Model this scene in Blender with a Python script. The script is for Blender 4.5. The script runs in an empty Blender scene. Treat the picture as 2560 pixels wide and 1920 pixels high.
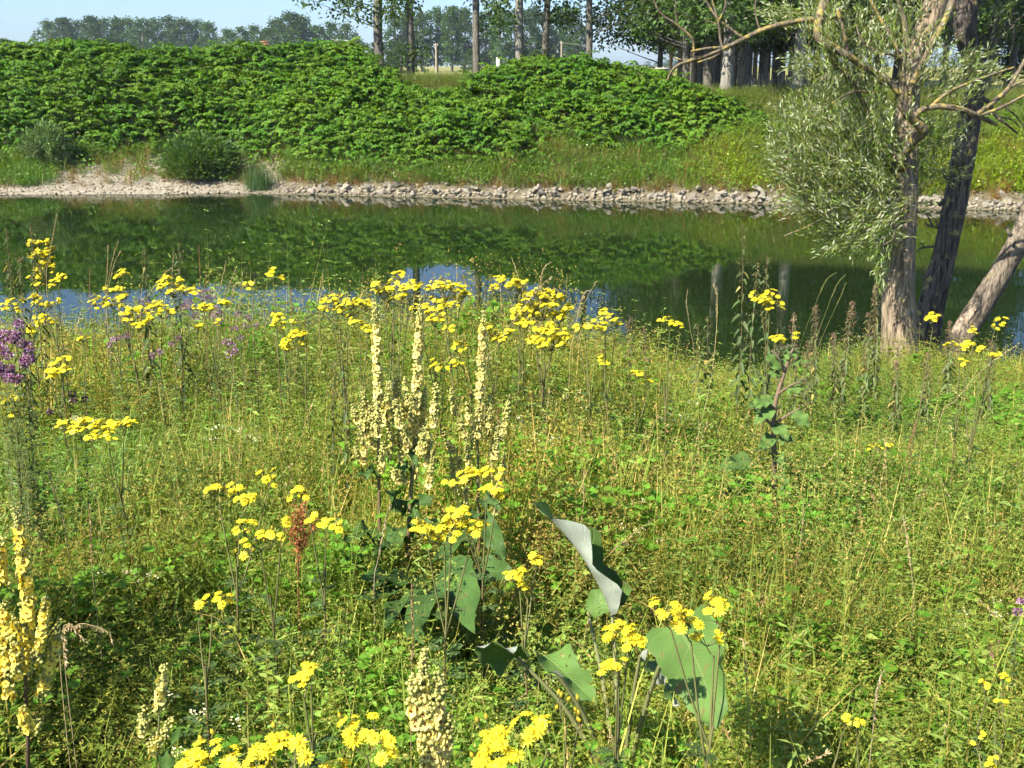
import bpy, math, random
import numpy as np
from mathutils import Vector, Matrix, Euler

R = math.radians
random.seed(7)
rng = np.random.default_rng(11)
scene = bpy.context.scene
C = scene.collection

# ------------------------------------------------------------------ camera
F = 2745.0            # focal length in pixels of the 2560 wide photograph
PITCH = R(16.2)
CAMZ = 1.55
cam_d = bpy.data.cameras.new('camera')
cam_d.sensor_width = 36.0
cam_d.lens = F / 2560.0 * 36.0
cam_d.clip_start = 0.05
cam_d.clip_end = 6000
cam = bpy.data.objects.new('camera', cam_d)
C.objects.link(cam)
cam.location = (0, 0, CAMZ)
cam.rotation_euler = (R(90) - PITCH, 0, 0)
scene.camera = cam

# ------------------------------------------------------------------ sky, sun, exposure
SUN_AZ = math.atan2(-0.72, -0.60)     # clockwise from +Y
SUN_EL = R(44)
world = bpy.data.worlds.new('World')
scene.world = world
world.use_nodes = True
wn = world.node_tree
sky = wn.nodes.new('ShaderNodeTexSky')
sky.sky_type = 'NISHITA'
sky.sun_disc = False
sky.sun_elevation = SUN_EL
sky.sun_rotation = SUN_AZ
sky.air_density = 0.7
sky.dust_density = 1.0
sky.ozone_density = 6.0
wn.links.new(sky.outputs[0], wn.nodes['Background'].inputs[0])
wn.nodes['Background'].inputs[1].default_value = 0.10
sun_d = bpy.data.lights.new('sun', 'SUN')
sun_d.energy = 5.0
sun_d.angle = R(0.53)
sun_d.color = (1.0, 0.93, 0.80)
sun = bpy.data.objects.new('sun', sun_d)
C.objects.link(sun)
to_sun = Vector((math.sin(SUN_AZ) * math.cos(SUN_EL), math.cos(SUN_AZ) * math.cos(SUN_EL), math.sin(SUN_EL)))
sun.rotation_euler = to_sun.to_track_quat('Z', 'Y').to_euler()
sun.location = (-20, -15, 30)
scene.view_settings.view_transform = 'Standard'
scene.view_settings.look = 'None'
scene.view_settings.gamma = 1.0
scene.view_settings.exposure = 1.22
scene.render.engine = 'CYCLES'
cy = scene.cycles
cy.max_bounces = 4
cy.diffuse_bounces = 2
cy.glossy_bounces = 2
cy.transmission_bounces = 3
cy.transparent_max_bounces = 8
cy.volume_bounces = 0
cy.use_denoising = True
cy.use_adaptive_sampling = True
cy.adaptive_threshold = 0.04
cy.adaptive_min_samples = 20
cy.caustics_reflective = False
cy.caustics_refractive = False
cy.sample_clamp_indirect = 6.0

# ------------------------------------------------------------------ helpers
CP, SP = math.cos(PITCH), math.sin(PITCH)

def at(px, py, d):
    """point at forward distance d (world Y) seen at pixel px,py of the 2560x1920 photograph"""
    u = (px - 1280.0) / F
    v = (960.0 - py) / F
    t = d / (CP + v * SP)
    return np.array((u * t, d, CAMZ + t * (-SP + v * CP)))

def mpp(d):
    return d / F / 0.96

_perm = np.random.default_rng(5).random((64, 64))

def vnoise(x, y, seed=0):
    x = np.asarray(x, float) + seed * 17.31
    y = np.asarray(y, float) + seed * 9.77
    xi = np.floor(x).astype(int); yi = np.floor(y).astype(int)
    fx = x - xi; fy = y - yi
    fx = fx * fx * (3 - 2 * fx); fy = fy * fy * (3 - 2 * fy)
    a = _perm[xi % 64, yi % 64]; b = _perm[(xi + 1) % 64, yi % 64]
    c = _perm[xi % 64, (yi + 1) % 64]; d = _perm[(xi + 1) % 64, (yi + 1) % 64]
    return (a * (1 - fx) + b * fx) * (1 - fy) + (c * (1 - fx) + d * fx) * fy

def smooth(a, b, x):
    t = np.clip((np.asarray(x, float) - a) / (b - a), 0, 1)
    return t * t * (3 - 2 * t)

# terrain ---------------------------------------------------------------
WATER = -2.75
_ye_x = [-30, -6, -4, -1, 1, 2.4, 3.5, 4.2, 5.2, 6.5, 30]
_ye_y = [8.2, 8.2, 8.2, 8.3, 8.5, 9.4, 10.9, 10.6, 9.6, 9.0, 8.5]
_sh = [at(px, py, 1.0) - np.array((0, 0, CAMZ)) for px, py in ((0, 487), (600, 483), (1300, 498), (1700, 505), (2560, 527))]
_sh = [p * ((WATER - CAMZ) / p[2]) for p in _sh]
_yf_x = [-300] + [p[0] for p in _sh] + [300]
_yf_y = [44] + [p[1] for p in _sh] + [-30]
_yf_y[-1] = _sh[-1][1] - 40

def ye(x): return np.interp(x, _ye_x, _ye_y)
def yf(x): return np.interp(x, _yf_x, _yf_y)
def beach(x): return 1 - smooth(-10.5, -7.5, x)
def crest(x): return np.interp(x, [-30, -18, -8, -3, 1, 5, 9, 20], [0.9, 0.95, 0.9, 0.8, 0.75, 0.5, 0.35, 0.3])

def slope(x): return .09 + .045 * smooth(0.2, 2.2, x)

def zg(x, y):
    x = np.asarray(x, float); y = np.asarray(y, float)
    e = ye(x); f = yf(x)
    # near bank
    t = y - e
    near = -slope(x) * np.minimum(np.maximum(y, -3), e) - np.where(t > 0, 0.62 * t * smooth(-0.6, 1.2, t) + 0.03 * t, 0)
    near = near + 0.05 * (vnoise(x * 1.3, y * 1.3, 3) - 0.5) * smooth(1.0, 2.0, y)
    near = np.maximum(near, -4.6)
    # far bank
    s = y - f
    b = beach(x)
    st = 1.3 + 2.9 * b
    zt = WATER + 0.5 + 0.42 * b
    zc = crest(x)
    sc = 9.0
    z = np.where(s < 0, np.maximum(WATER + 0.35 * s, -4.6), WATER + (zt - WATER) * np.clip(s / st, 0, 1))
    k = np.clip((s - st) / (sc - st), 0, 1)
    z = np.where(s > st, zt + (zc - zt) * (0.75 * k + 0.25 * smooth(0, 1, k)), z)
    k2 = smooth(sc + 4, sc + 12, s)
    z = np.where(s > sc, zc + (0.2 - zc) * k2, z)
    z = z + 0.12 * (vnoise(x * .7, y * .7, 8) - 0.5) * smooth(0.5, 2, s)
    return np.where(y < (e + f) * 0.5, near, z)

def zg1(x, y): return float(zg(np.array([x]), np.array([y]))[0])

# mesh builder ------------------------------------------------------------
class MB:
    def __init__(self):
        self.v = []; self.c = []; self.f = {3: [], 4: []}; self.m = {3: [], 4: []}; self.n = 0; self.uv = []
    def add(self, v, f, col=(1, 1, 1), mat=0):
        v = np.asarray(v, float).reshape(-1, 3)
        c = np.asarray(col, float)
        if c.ndim == 1: c = np.tile(c, (len(v), 1))
        self.v.append(v); self.c.append(c)
        fs = f if isinstance(f, list) and f and isinstance(f[0], np.ndarray) and f[0].ndim == 2 else [np.asarray(f, int)]
        for a in fs:
            k = a.shape[1]
            self.f[k].append(a + self.n)
            self.m[k].append(np.full(len(a), mat, int) if np.isscalar(mat) else np.asarray(mat, int))
        self.n += len(v)
        return self
    def mesh(self, name, mats, off=(0, 0, 0), smooth_=False):
        me = bpy.data.meshes.new(name)
        v = np.concatenate(self.v) - np.asarray(off)
        c = np.concatenate(self.c)
        t = np.concatenate(self.f[3]) if self.f[3] else np.zeros((0, 3), int)
        q = np.concatenate(self.f[4]) if self.f[4] else np.zeros((0, 4), int)
        mm = np.concatenate([*(self.m[3] or []), *(self.m[4] or [])]) if (self.m[3] or self.m[4]) else np.zeros(0, int)
        me.vertices.add(len(v)); me.vertices.foreach_set('co', v.astype(np.float32).ravel())
        nl = t.size + q.size
        me.loops.add(nl); me.loops.foreach_set('vertex_index', np.concatenate([t.ravel(), q.ravel()]).astype(np.int32))
        me.polygons.add(len(t) + len(q))
        ls = np.concatenate([np.arange(len(t)) * 3, t.size + np.arange(len(q)) * 4]).astype(np.int32)
        me.polygons.foreach_set('loop_start', ls)
        me.polygons.foreach_set('material_index', mm.astype(np.int32))
        if smooth_: me.polygons.foreach_set('use_smooth', np.ones(len(ls), bool))
        a = me.attributes.new('tint', 'FLOAT_COLOR', 'POINT')
        a.data.foreach_set('color', np.concatenate([c, np.ones((len(c), 1))], 1).astype(np.float32).ravel())
        me.update(calc_edges=True)
        for m in mats: me.materials.append(m)
        return me

OFF = {}

def tag(o, label=None, cat=None, group=None, kind=None):
    if label: o['label'] = label
    if cat: o['category'] = cat
    if group: o['group'] = group
    if kind: o['kind'] = kind
    return o

def thing(name, label, cat, loc, group=None):
    o = bpy.data.objects.new(name, None)
    C.objects.link(o)
    o.location = tuple(loc); o.empty_display_size = 0.1
    OFF[o.name] = np.array(loc, float)
    return tag(o, label, cat, group)

def obj(name, me, parent=None):
    o = bpy.data.objects.new(name, me)
    C.objects.link(o)
    if parent is not None: o.parent = parent
    return o

def part(name, mb, mats, parent, smooth_=False):
    """mesh in world coordinates -> child of parent"""
    off = OFF.get(parent.name, np.zeros(3)) if parent is not None else np.zeros(3)
    o = obj(name, mb.mesh(name, mats, off, smooth_), parent)
    OFF[o.name] = off
    return o

def put(name, me, parent, pos, rot3, s=1.0):
    """shared mesh placed at a world position with a 3x3 rotation"""
    o = obj(name, me, parent)
    p = np.asarray(pos) - OFF[parent.name]
    m = Matrix([list(rot3[0] * s) + [p[0]], list(rot3[1] * s) + [p[1]], list(rot3[2] * s) + [p[2]], [0, 0, 0, 1]]) if not isinstance(rot3, Matrix) else Matrix.Translation(Vector(p)) @ rot3.to_4x4() @ Matrix.Scale(s, 4)
    o.matrix_local = m
    return o

def struct(name, mb, mats, smooth_=False, kind='structure'):
    o = obj(name, mb.mesh(name, mats, (0, 0, 0), smooth_))
    OFF[o.name] = np.zeros(3)
    o['kind'] = kind
    return o

def norm(a):
    a = np.asarray(a, float)
    return a / np.maximum(np.linalg.norm(a, axis=-1, keepdims=True), 1e-9)

def spline(pts, n=6):
    """Catmull-Rom through rows of pts (any width)"""
    p = np.asarray(pts, float)
    if len(p) < 3:
        t = np.linspace(0, 1, n + 1)[:, None]
        return p[0] * (1 - t) + p[-1] * t
    q = np.vstack([2 * p[0] - p[1], p, 2 * p[-1] - p[-2]])
    out = []
    for i in range(1, len(q) - 2):
        for k in range(n):
            t = k / n
            a, b, c, d = q[i - 1], q[i], q[i + 1], q[i + 2]
            out.append(0.5 * ((2 * b) + (c - a) * t + (2 * a - 5 * b + 4 * c - d) * t * t + (3 * b - a - 3 * c + d) * t ** 3))
    out.append(p[-1])
    return np.array(out)

def tube(mb, pts, rad, sides=6, col=(1, 1, 1), mat=0, rough=0.0, ridges=0, cap=True):
    p = np.asarray(pts, float)
    n = len(p)
    rad = np.broadcast_to(np.asarray(rad, float), (n,))
    tg = np.gradient(p, axis=0); tg = norm(tg)
    ref = np.array((0.0, 0, 1)) if abs(tg[0][2]) < 0.9 else np.array((1.0, 0, 0))
    u = norm(np.cross(tg[0], ref))
    us = []
    for i in range(n):
        u = norm(u - tg[i] * np.dot(u, tg[i])); us.append(u)
    us = np.array(us); w = np.cross(tg, us)
    a = np.linspace(0, 2 * np.pi, sides, endpoint=False)
    rr = np.ones((n, sides))
    if rough: rr = rr + rough * (rng.random((n, sides)) - 0.5)
    if ridges: rr = rr + 0.06 * np.sin(a * ridges)[None, :] * np.sin(np.linspace(0, 9, n))[:, None] + 0.05 * np.sin(a * (ridges + 2) + 1.3)[None, :]
    v = p[:, None, :] + (rad[:, None] * rr)[:, :, None] * (np.cos(a)[None, :, None] * us[:, None, :] + np.sin(a)[None, :, None] * w[:, None, :])
    idx = np.arange(n * sides).reshape(n, sides)
    q = np.stack([idx[:-1], np.roll(idx, -1, 1)[:-1], np.roll(idx, -1, 1)[1:], idx[1:]], -1).reshape(-1, 4)
    c = np.asarray(col, float)
    if c.ndim == 2: c = np.repeat(c, sides, 0)
    mb.add(v.reshape(-1, 3), q, c, mat)
    if cap:
        for ring in (idx[0], idx[-1]):
            cc = v.reshape(-1, 3)[ring].mean(0)
            vv = np.vstack([v.reshape(-1, 3)[ring], cc])
            k = np.arange(sides)
            mb.add(vv, np.stack([k, (k + 1) % sides, np.full(sides, sides)], 1), c if c.ndim == 1 else c[:1].repeat(sides + 1, 0), mat)
    return v

def leaves(mb, pos, d, nrm, L, W, col, shape='lance', fold=0.25, droop=0.0, mat=0):
    """N leaves at once. pos,d,nrm (N,3); L,W (N,)"""
    pos = np.asarray(pos, float); N = len(pos)
    if N == 0: return
    d = norm(np.broadcast_to(d, (N, 3))); nrm = np.broadcast_to(nrm, (N, 3))
    s = norm(np.cross(d, nrm)); n = np.cross(s, d)
    L = np.broadcast_to(L, (N,))[:, None]; W = np.broadcast_to(W, (N,))[:, None]
    col = np.broadcast_to(col, (N, 3))
    g = np.array((0, 0, -1.0))
    if shape == 'lance':
        prof = [(0, 0, 0), (0.42, 0.5, fold), (1, 0, 0), (0.42, -0.5, fold)]
        f = np.array([(0, 1, 2), (0, 2, 3)])
    elif shape == 'heart':
        prof = [(0, 0, 0), (0.12, 0.48, fold), (0.6, 0.36, fold * .8), (1, 0, 0), (0.6, -0.36, fold * .8), (0.12, -0.48, fold)]
        f = np.array([(0, 1, 2, 3), (0, 3, 4, 5)])
    elif shape == 'oval':
        prof = [(0, 0, 0), (0.25, 0.4, fold), (0.7, 0.4, fold), (1, 0, 0), (0.7, -0.4, fold), (0.25, -0.4, fold)]
        f = np.array([(0, 1, 2, 3), (0, 3, 4, 5)])
    else:  # tri
        prof = [(0, 0.5, 0), (1, 0, 0), (0, -0.5, 0)]
        f = np.array([(0, 1, 2)])
    k = len(prof)
    v = np.stack([pos + d * L * a + s * W * b + n * W * c + g * L * droop * a * a for a, b, c in prof], 1)
    ff = (f[None] + (np.arange(N) * k)[:, None, None]).reshape(-1, f.shape[1])
    mb.add(v.reshape(-1, 3), ff, np.repeat(col, k, 0), mat)

def blades(mb, base, azim, lean, L, W, col, seg=4, curl=1.0, mat=0):
    """N grass blades, curved strips"""
    base = np.asarray(base, float); N = len(base)
    az = np.stack([np.cos(azim), np.sin(azim), np.zeros(N)], 1)
    side = np.stack([-np.sin(azim), np.cos(azim), np.zeros(N)], 1)
    a = np.asarray(lean, float).copy()
    p = base.copy(); rows = []
    for i in range(seg + 1):
        t = i / seg
        w = W * (1 - t ** 1.6) * 0.5 + 0.0002
        rows.append(np.stack([p + side * w[:, None], p - side * w[:, None]], 1))
        dv = az * np.sin(a)[:, None] + np.array((0, 0, 1.0)) * np.cos(a)[:, None]
        p = p + dv * (L / seg)[:, None]
        a = a + curl * (0.6 + t) / seg
    v = np.stack(rows, 1)                       # N,seg+1,2,3
    idx = np.arange(N * (seg + 1) * 2).reshape(N, seg + 1, 2)
    q = np.stack([idx[:, :-1, 0], idx[:, :-1, 1], idx[:, 1:, 1], idx[:, 1:, 0]], -1).reshape(-1, 4)
    mb.add(v.reshape(-1, 3), q, np.repeat(np.broadcast_to(col, (N, 3)), (seg + 1) * 2, 0), mat)

def rdir(n, up=0.0):
    d = rng.normal(size=(n, 3)); d[:, 2] += up
    return norm(d)

def jit(col, n, a=0.2, hue=0.08):
    c = np.asarray(col, float) * (1 + a * (rng.random((n, 1)) * 2 - 1))
    return np.clip(c * (1 + hue * (rng.random((n, 3)) * 2 - 1)), 0, 1)

def frame_to(n, spin=0.0):
    """3x3 with Z along n"""
    n = norm(n)
    r = np.array((1.0, 0, 0)) if abs(n[0]) < .8 else np.array((0, 1.0, 0))
    x = norm(np.cross(r, n)); y = np.cross(n, x)
    c, s = math.cos(spin), math.sin(spin)
    x2 = x * c + y * s; y2 = -x * s + y * c
    return np.stack([x2, y2, n], 1)

ORD = ['first', 'second', 'third', 'fourth', 'fifth', 'sixth', 'seventh', 'eighth', 'ninth', 'tenth', 'eleventh', 'twelfth', 'thirteenth',
       'fourteenth', 'fifteenth', 'sixteenth', 'seventeenth', 'eighteenth', 'nineteenth', 'twentieth', 'twenty-first', 'twenty-second',
       'twenty-third', 'twenty-fourth', 'twenty-fifth', 'twenty-sixth', 'twenty-seventh', 'twenty-eighth', 'twenty-ninth', 'thirtieth']

# materials -----------------------------------------------------------------
def nodes(name):
    m = bpy.data.materials.new(name); m.use_nodes = True
    return m, m.node_tree.nodes, m.node_tree.links

def foliage(name, trans=0.35, rough=0.5, spec=0.35, inst=False, mul=1.0):
    m, N, Lk = nodes(name)
    b = N['Principled BSDF']; out = N['Material Output']
    at_ = N.new('ShaderNodeAttribute'); at_.attribute_name = 'tint'
    col = at_.outputs['Color']
    oi = N.new('ShaderNodeObjectInfo')
    mr = N.new('ShaderNodeMapRange'); mr.inputs[3].default_value = 0.82 * mul; mr.inputs[4].default_value = 1.18 * mul
    Lk.new(oi.outputs['Random'], mr.inputs[0])
    vm = N.new('ShaderNodeVectorMath'); vm.operation = 'SCALE'
    Lk.new(col, vm.inputs[0]); Lk.new(mr.outputs[0], vm.inputs['Scale'])
    col = vm.outputs[0]
    if inst:
        ai = N.new('ShaderNodeAttribute'); ai.attribute_type = 'INSTANCER'; ai.attribute_name = 'itint'
        v2 = N.new('ShaderNodeVectorMath'); v2.operation = 'MULTIPLY'
        Lk.new(col, v2.inputs[0]); Lk.new(ai.outputs['Color'], v2.inputs[1]); col = v2.outputs[0]
    Lk.new(col, b.inputs['Base Color'])
    b.inputs['Roughness'].default_value = rough
    b.inputs['Specular IOR Level'].default_value = spec
    if trans:
        tr = N.new('ShaderNodeBsdfTranslucent')
        hs = N.new('ShaderNodeVectorMath'); hs.operation = 'MULTIPLY'
        hs.inputs[1].default_value = (1.25, 1.2, 0.55)
        Lk.new(col, hs.inputs[0]); Lk.new(hs.outputs[0], tr.inputs[0])
        mx = N.new('ShaderNodeMixShader'); mx.inputs[0].default_value = trans
        Lk.new(b.outputs[0], mx.inputs[1]); Lk.new(tr.outputs[0], mx.inputs[2])
        Lk.new(mx.outputs[0], out.inputs[0])
    return m

def solid(name, col, rough=0.6, var=0.25, scale=12, bump=0.0, spec=0.3, stretch=(1, 1, 1), tint=False):
    m, N, Lk = nodes(name)
    b = N['Principled BSDF']
    tc = N.new('ShaderNodeTexCoord'); mp = N.new('ShaderNodeMapping'); mp.inputs['Scale'].default_value = stretch
    Lk.new(tc.outputs['Object'], mp.inputs[0])
    nz = N.new('ShaderNodeTexNoise'); nz.inputs['Scale'].default_value = scale; nz.inputs['Detail'].default_value = 6
    Lk.new(mp.outputs[0], nz.inputs[0])
    rp = N.new('ShaderNodeMapRange'); rp.inputs[1].default_value = 0.25; rp.inputs[2].default_value = 0.75
    rp.inputs[3].default_value = 1 - var; rp.inputs[4].default_value = 1 + var
    Lk.new(nz.outputs[0], rp.inputs[0])
    vm = N.new('ShaderNodeVectorMath'); vm.operation = 'SCALE'
    Lk.new(rp.outputs[0], vm.inputs['Scale'])
    vm.inputs[0].default_value = col
    if tint:
        a = N.new('ShaderNodeAttribute'); a.attribute_name = 'tint'
        v2 = N.new('ShaderNodeVectorMath'); v2.operation = 'MULTIPLY'; v2.inputs[1].default_value = col
        Lk.new(a.outputs['Color'], v2.inputs[0]); Lk.new(v2.outputs[0], vm.inputs[0])
    Lk.new(vm.outputs[0], b.inputs['Base Color'])
    b.inputs['Roughness'].default_value = rough
    b.inputs['Specular IOR Level'].default_value = spec
    if bump:
        bp = N.new('ShaderNodeBump'); bp.inputs['Strength'].default_value = bump; bp.inputs['Distance'].default_value = 0.02
        Lk.new(nz.outputs[0], bp.inputs['Height']); Lk.new(bp.outputs[0], b.inputs['Normal'])
    return m

def bark(name, col, col2, lichen=0.0, scale=1.0, lcol=(0.42, 0.33, 0.07), bumpd=0.03):
    """furrowed bark with lichen patches; 'tint' multiplies the wood colour"""
    m, N, Lk = nodes(name)
    b = N['Principled BSDF']
    tc = N.new('ShaderNodeTexCoord'); mp = N.new('ShaderNodeMapping'); mp.inputs['Scale'].default_value = (26 * scale, 26 * scale, 3.6 * scale)
    Lk.new(tc.outputs['Object'], mp.inputs[0])
    vo = N.new('ShaderNodeTexNoise'); vo.inputs['Scale'].default_value = 1.0; vo.inputs['Detail'].default_value = 6; vo.inputs['Distortion'].default_value = 0.6
    Lk.new(mp.outputs[0], vo.inputs[0])
    cr = N.new('ShaderNodeValToRGB'); cr.color_ramp.elements[0].position = 0.36; cr.color_ramp.elements[1].position = 0.62
    cr.color_ramp.elements[0].color = (*col2, 1); cr.color_ramp.elements[1].color = (*col, 1)
    Lk.new(vo.outputs[0], cr.inputs[0])
    a = N.new('ShaderNodeAttribute'); a.attribute_name = 'tint'
    mu = N.new('ShaderNodeVectorMath'); mu.operation = 'MULTIPLY'
    Lk.new(cr.outputs[0], mu.inputs[0]); Lk.new(a.outputs['Color'], mu.inputs[1])
    col_out = mu.outputs[0]
    if lichen:
        nz = N.new('ShaderNodeTexNoise'); nz.inputs['Scale'].default_value = 9 * scale; nz.inputs['Detail'].default_value = 5
        Lk.new(tc.outputs['Object'], nz.inputs[0])
        r2 = N.new('ShaderNodeValToRGB'); r2.color_ramp.elements[0].position = 0.62 - lichen * 0.3; r2.color_ramp.elements[1].position = 0.72 - lichen * 0.3
        Lk.new(nz.outputs[0], r2.inputs[0])
        mx = N.new('ShaderNodeMix'); mx.data_type = 'RGBA'
        Lk.new(r2.outputs[0], mx.inputs['Factor']); Lk.new(col_out, mx.inputs['A']); mx.inputs['B'].default_value = (*lcol, 1)
        col_out = mx.outputs['Result']
    Lk.new(col_out, b.inputs['Base Color'])
    b.inputs['Roughness'].default_value = 0.85; b.inputs['Specular IOR Level'].default_value = 0.2
    bp = N.new('ShaderNodeBump'); bp.inputs['Strength'].default_value = 0.9; bp.inputs['Distance'].default_value = bumpd
    Lk.new(vo.outputs[0], bp.inputs['Height']); Lk.new(bp.outputs[0], b.inputs['Normal'])
    return m

M = {}
M['leaf'] = foliage('leaf', 0.34, 0.5, 0.25)
M['leaf_i'] = foliage('leaf_instanced', 0.34, 0.5, 0.3, inst=True)
M['knot_i'] = foliage('knotweed_leaf', 0.30, 0.55, 0.18, inst=True)
M['far_leaf'] = foliage('far_leaf', 0.25, 0.6, 0.2)
M['petal'] = foliage('petal', 0.25, 0.5, 0.25)
M['stem'] = foliage('stem', 0.0, 0.6, 0.25)
M['dry'] = foliage('dry_straw', 0.15, 0.7, 0.15)

# ------------------------------------------------------------------ ground
def axis(segs):
    out = []
    for a, b, st in segs:
        out += list(np.arange(a, b, st))
    return np.array(out + [segs[-1][1]])
gx = axis([(-1400, -400, 100), (-400, -100, 30), (-100, -30, 5), (-30, -8, .7), (-8, 8, .35), (8, 30, .7), (30, 100, 5), (100, 400, 30), (400, 1400, 100)])
gy = axis([(-60, -4, 8), (-4, 14, .35), (14, 30, 2), (30, 60, .5), (60, 120, 4), (120, 400, 25), (400, 1500, 100)])
X, Y = np.meshgrid(gx, gy)
Z = zg(X.ravel(), Y.ravel())
xs, ys = X.ravel(), Y.ravel()
s_ = ys - yf(xs)
n1 = vnoise(xs * .9, ys * .9, 1)[:, None]; n2 = vnoise(xs * 3.1, ys * 3.1, 2)[:, None]
soil = np.array((0.045, 0.038, 0.02)) * (0.7 + 0.6 * n1)
turf = np.array((0.10, 0.115, 0.035)) * (0.7 + 0.6 * n2)
gravel = (np.array((0.15, 0.13, 0.085)) * (1 - beach(xs)[:, None]) + np.array((0.27, 0.24, 0.185)) * beach(xs)[:, None]) * (0.85 + 0.3 * n2)
mud = np.array((0.10, 0.08, 0.05)) * (0.8 + 0.4 * n1)
field = np.array((0.24, 0.23, 0.07)) * (0.85 + 0.3 * vnoise(xs * .08, ys * .08, 5)[:, None])
colr = soil.copy()
far = (ys > (ye(xs) + yf(xs)) / 2)
colr[far] = turf[far]
gb = smooth(0.0, 0.15, s_) * (1 - smooth(2.0 + 2.0 * beach(xs), 3.4 + 2.3 * beach(xs), s_ + 1.6 * (n2[:, 0] - .5))) * far
gb = np.maximum(gb, (1 - smooth(1.0, 1.6, s_)) * far * (s_ > -2))
colr = colr * (1 - gb[:, None]) + gravel * gb[:, None]
fl = smooth(14, 22, s_) * far
colr = colr * (1 - fl[:, None]) + field * fl[:, None]
nb = (~far) & (ys > ye(xs) + .9)
colr[nb] = mud[nb]
ny, nx = X.shape
idx = np.arange(nx * ny).reshape(ny, nx)
q = np.stack([idx[:-1, :-1], idx[:-1, 1:], idx[1:, 1:], idx[1:, :-1]], -1).reshape(-1, 4)
mb = MB().add(np.stack([xs, ys, Z], 1), q, colr)
M['ground'] = solid('ground', (1, 1, 1), 0.95, 0.35, 7, 0.5, 0.1, tint=True)
ground = struct('ground', mb, [M['ground']], True)
tag(ground, 'meadow bank, far levee and fields under the plants', 'ground')

# ------------------------------------------------------------------ river
m, N, Lk = nodes('river_water')
b = N['Principled BSDF']
b.inputs['Base Color'].default_value = (0.010, 0.020, 0.005, 1)
b.inputs['Roughness'].default_value = 0.015
b.inputs['IOR'].default_value = 1.333
b.inputs['Specular IOR Level'].default_value = 0.62
tc = N.new('ShaderNodeTexCoord')
mp = N.new('ShaderNodeMapping'); mp.inputs['Scale'].default_value = (0.55, 2.4, 1); mp.inputs['Rotation'].default_value = (0, 0, R(-6))
Lk.new(tc.outputs['Object'], mp.inputs[0])
nz = N.new('ShaderNodeTexNoise'); nz.inputs['Scale'].default_value = 1.1; nz.inputs['Detail'].default_value = 4; nz.inputs['Roughness'].default_value = 0.55
Lk.new(mp.outputs[0], nz.inputs[0])
mp2 = N.new('ShaderNodeMapping'); mp2.inputs['Scale'].default_value = (0.05, 0.10, 1)
Lk.new(tc.outputs['Object'], mp2.inputs[0])
nz2 = N.new('ShaderNodeTexNoise'); nz2.inputs['Scale'].default_value = 1.0; nz2.inputs['Detail'].default_value = 2
Lk.new(mp2.outputs[0], nz2.inputs[0])
mr = N.new('ShaderNodeMapRange'); mr.inputs[1].default_value = .35; mr.inputs[2].default_value = .7; mr.inputs[3].default_value = 0.02; mr.inputs[4].default_value = 0.12
Lk.new(nz2.outputs[0], mr.inputs[0])
bp = N.new('ShaderNodeBump'); bp.inputs['Distance'].default_value = 0.018
Lk.new(mr.outputs[0], bp.inputs['Strength']); Lk.new(nz.outputs[0], bp.inputs['Height']); Lk.new(bp.outputs[0], b.inputs['Normal'])
M['water'] = m
wx = np.linspace(-260, 260, 40); wy = np.linspace(4, 50, 14)
WX, WY = np.meshgrid(wx, wy)
idx = np.arange(40 * 14).reshape(14, 40)
q = np.stack([idx[:-1, :-1], idx[:-1, 1:], idx[1:, 1:], idx[1:, :-1]], -1).reshape(-1, 4)
mb = MB().add(np.stack([WX.ravel(), WY.ravel(), np.full(WX.size, WATER)], 1), q)
river = struct('river', mb, [M['water']])
tag(river, 'calm dark green river mirroring the overgrown bank', 'water')

# ------------------------------------------------------------------ scatter (geometry nodes, for uncountable plants)
def scatter_tree(coll):
    g = bpy.data.node_groups.new('scatter_' + coll.name, 'GeometryNodeTree')
    g.interface.new_socket('Geometry', in_out='INPUT', socket_type='NodeSocketGeometry')
    g.interface.new_socket('Geometry', in_out='OUTPUT', socket_type='NodeSocketGeometry')
    n = g.nodes; l = g.links
    gi = n.new('NodeGroupInput'); go = n.new('NodeGroupOutput')
    iop = n.new('GeometryNodeInstanceOnPoints')
    ci = n.new('GeometryNodeCollectionInfo'); ci.inputs['Collection'].default_value = coll
    ci.inputs['Separate Children'].default_value = True; ci.inputs['Reset Children'].default_value = True
    iop.inputs['Pick Instance'].default_value = True
    def named(name, t):
        a = n.new('GeometryNodeInputNamedAttribute'); a.data_type = t; a.inputs['Name'].default_value = name
        return a.outputs[0]
    e = n.new('FunctionNodeEulerToRotation')
    l.new(named('rot', 'FLOAT_VECTOR'), e.inputs[0])
    l.new(gi.outputs[0], iop.inputs['Points']); l.new(ci.outputs[0], iop.inputs['Instance'])
    l.new(named('pick', 'INT'), iop.inputs['Instance Index'])
    l.new(e.outputs[0], iop.inputs['Rotation']); l.new(named('scl', 'FLOAT_VECTOR'), iop.inputs['Scale'])
    l.new(iop.outputs[0], go.inputs[0])
    return g

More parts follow.
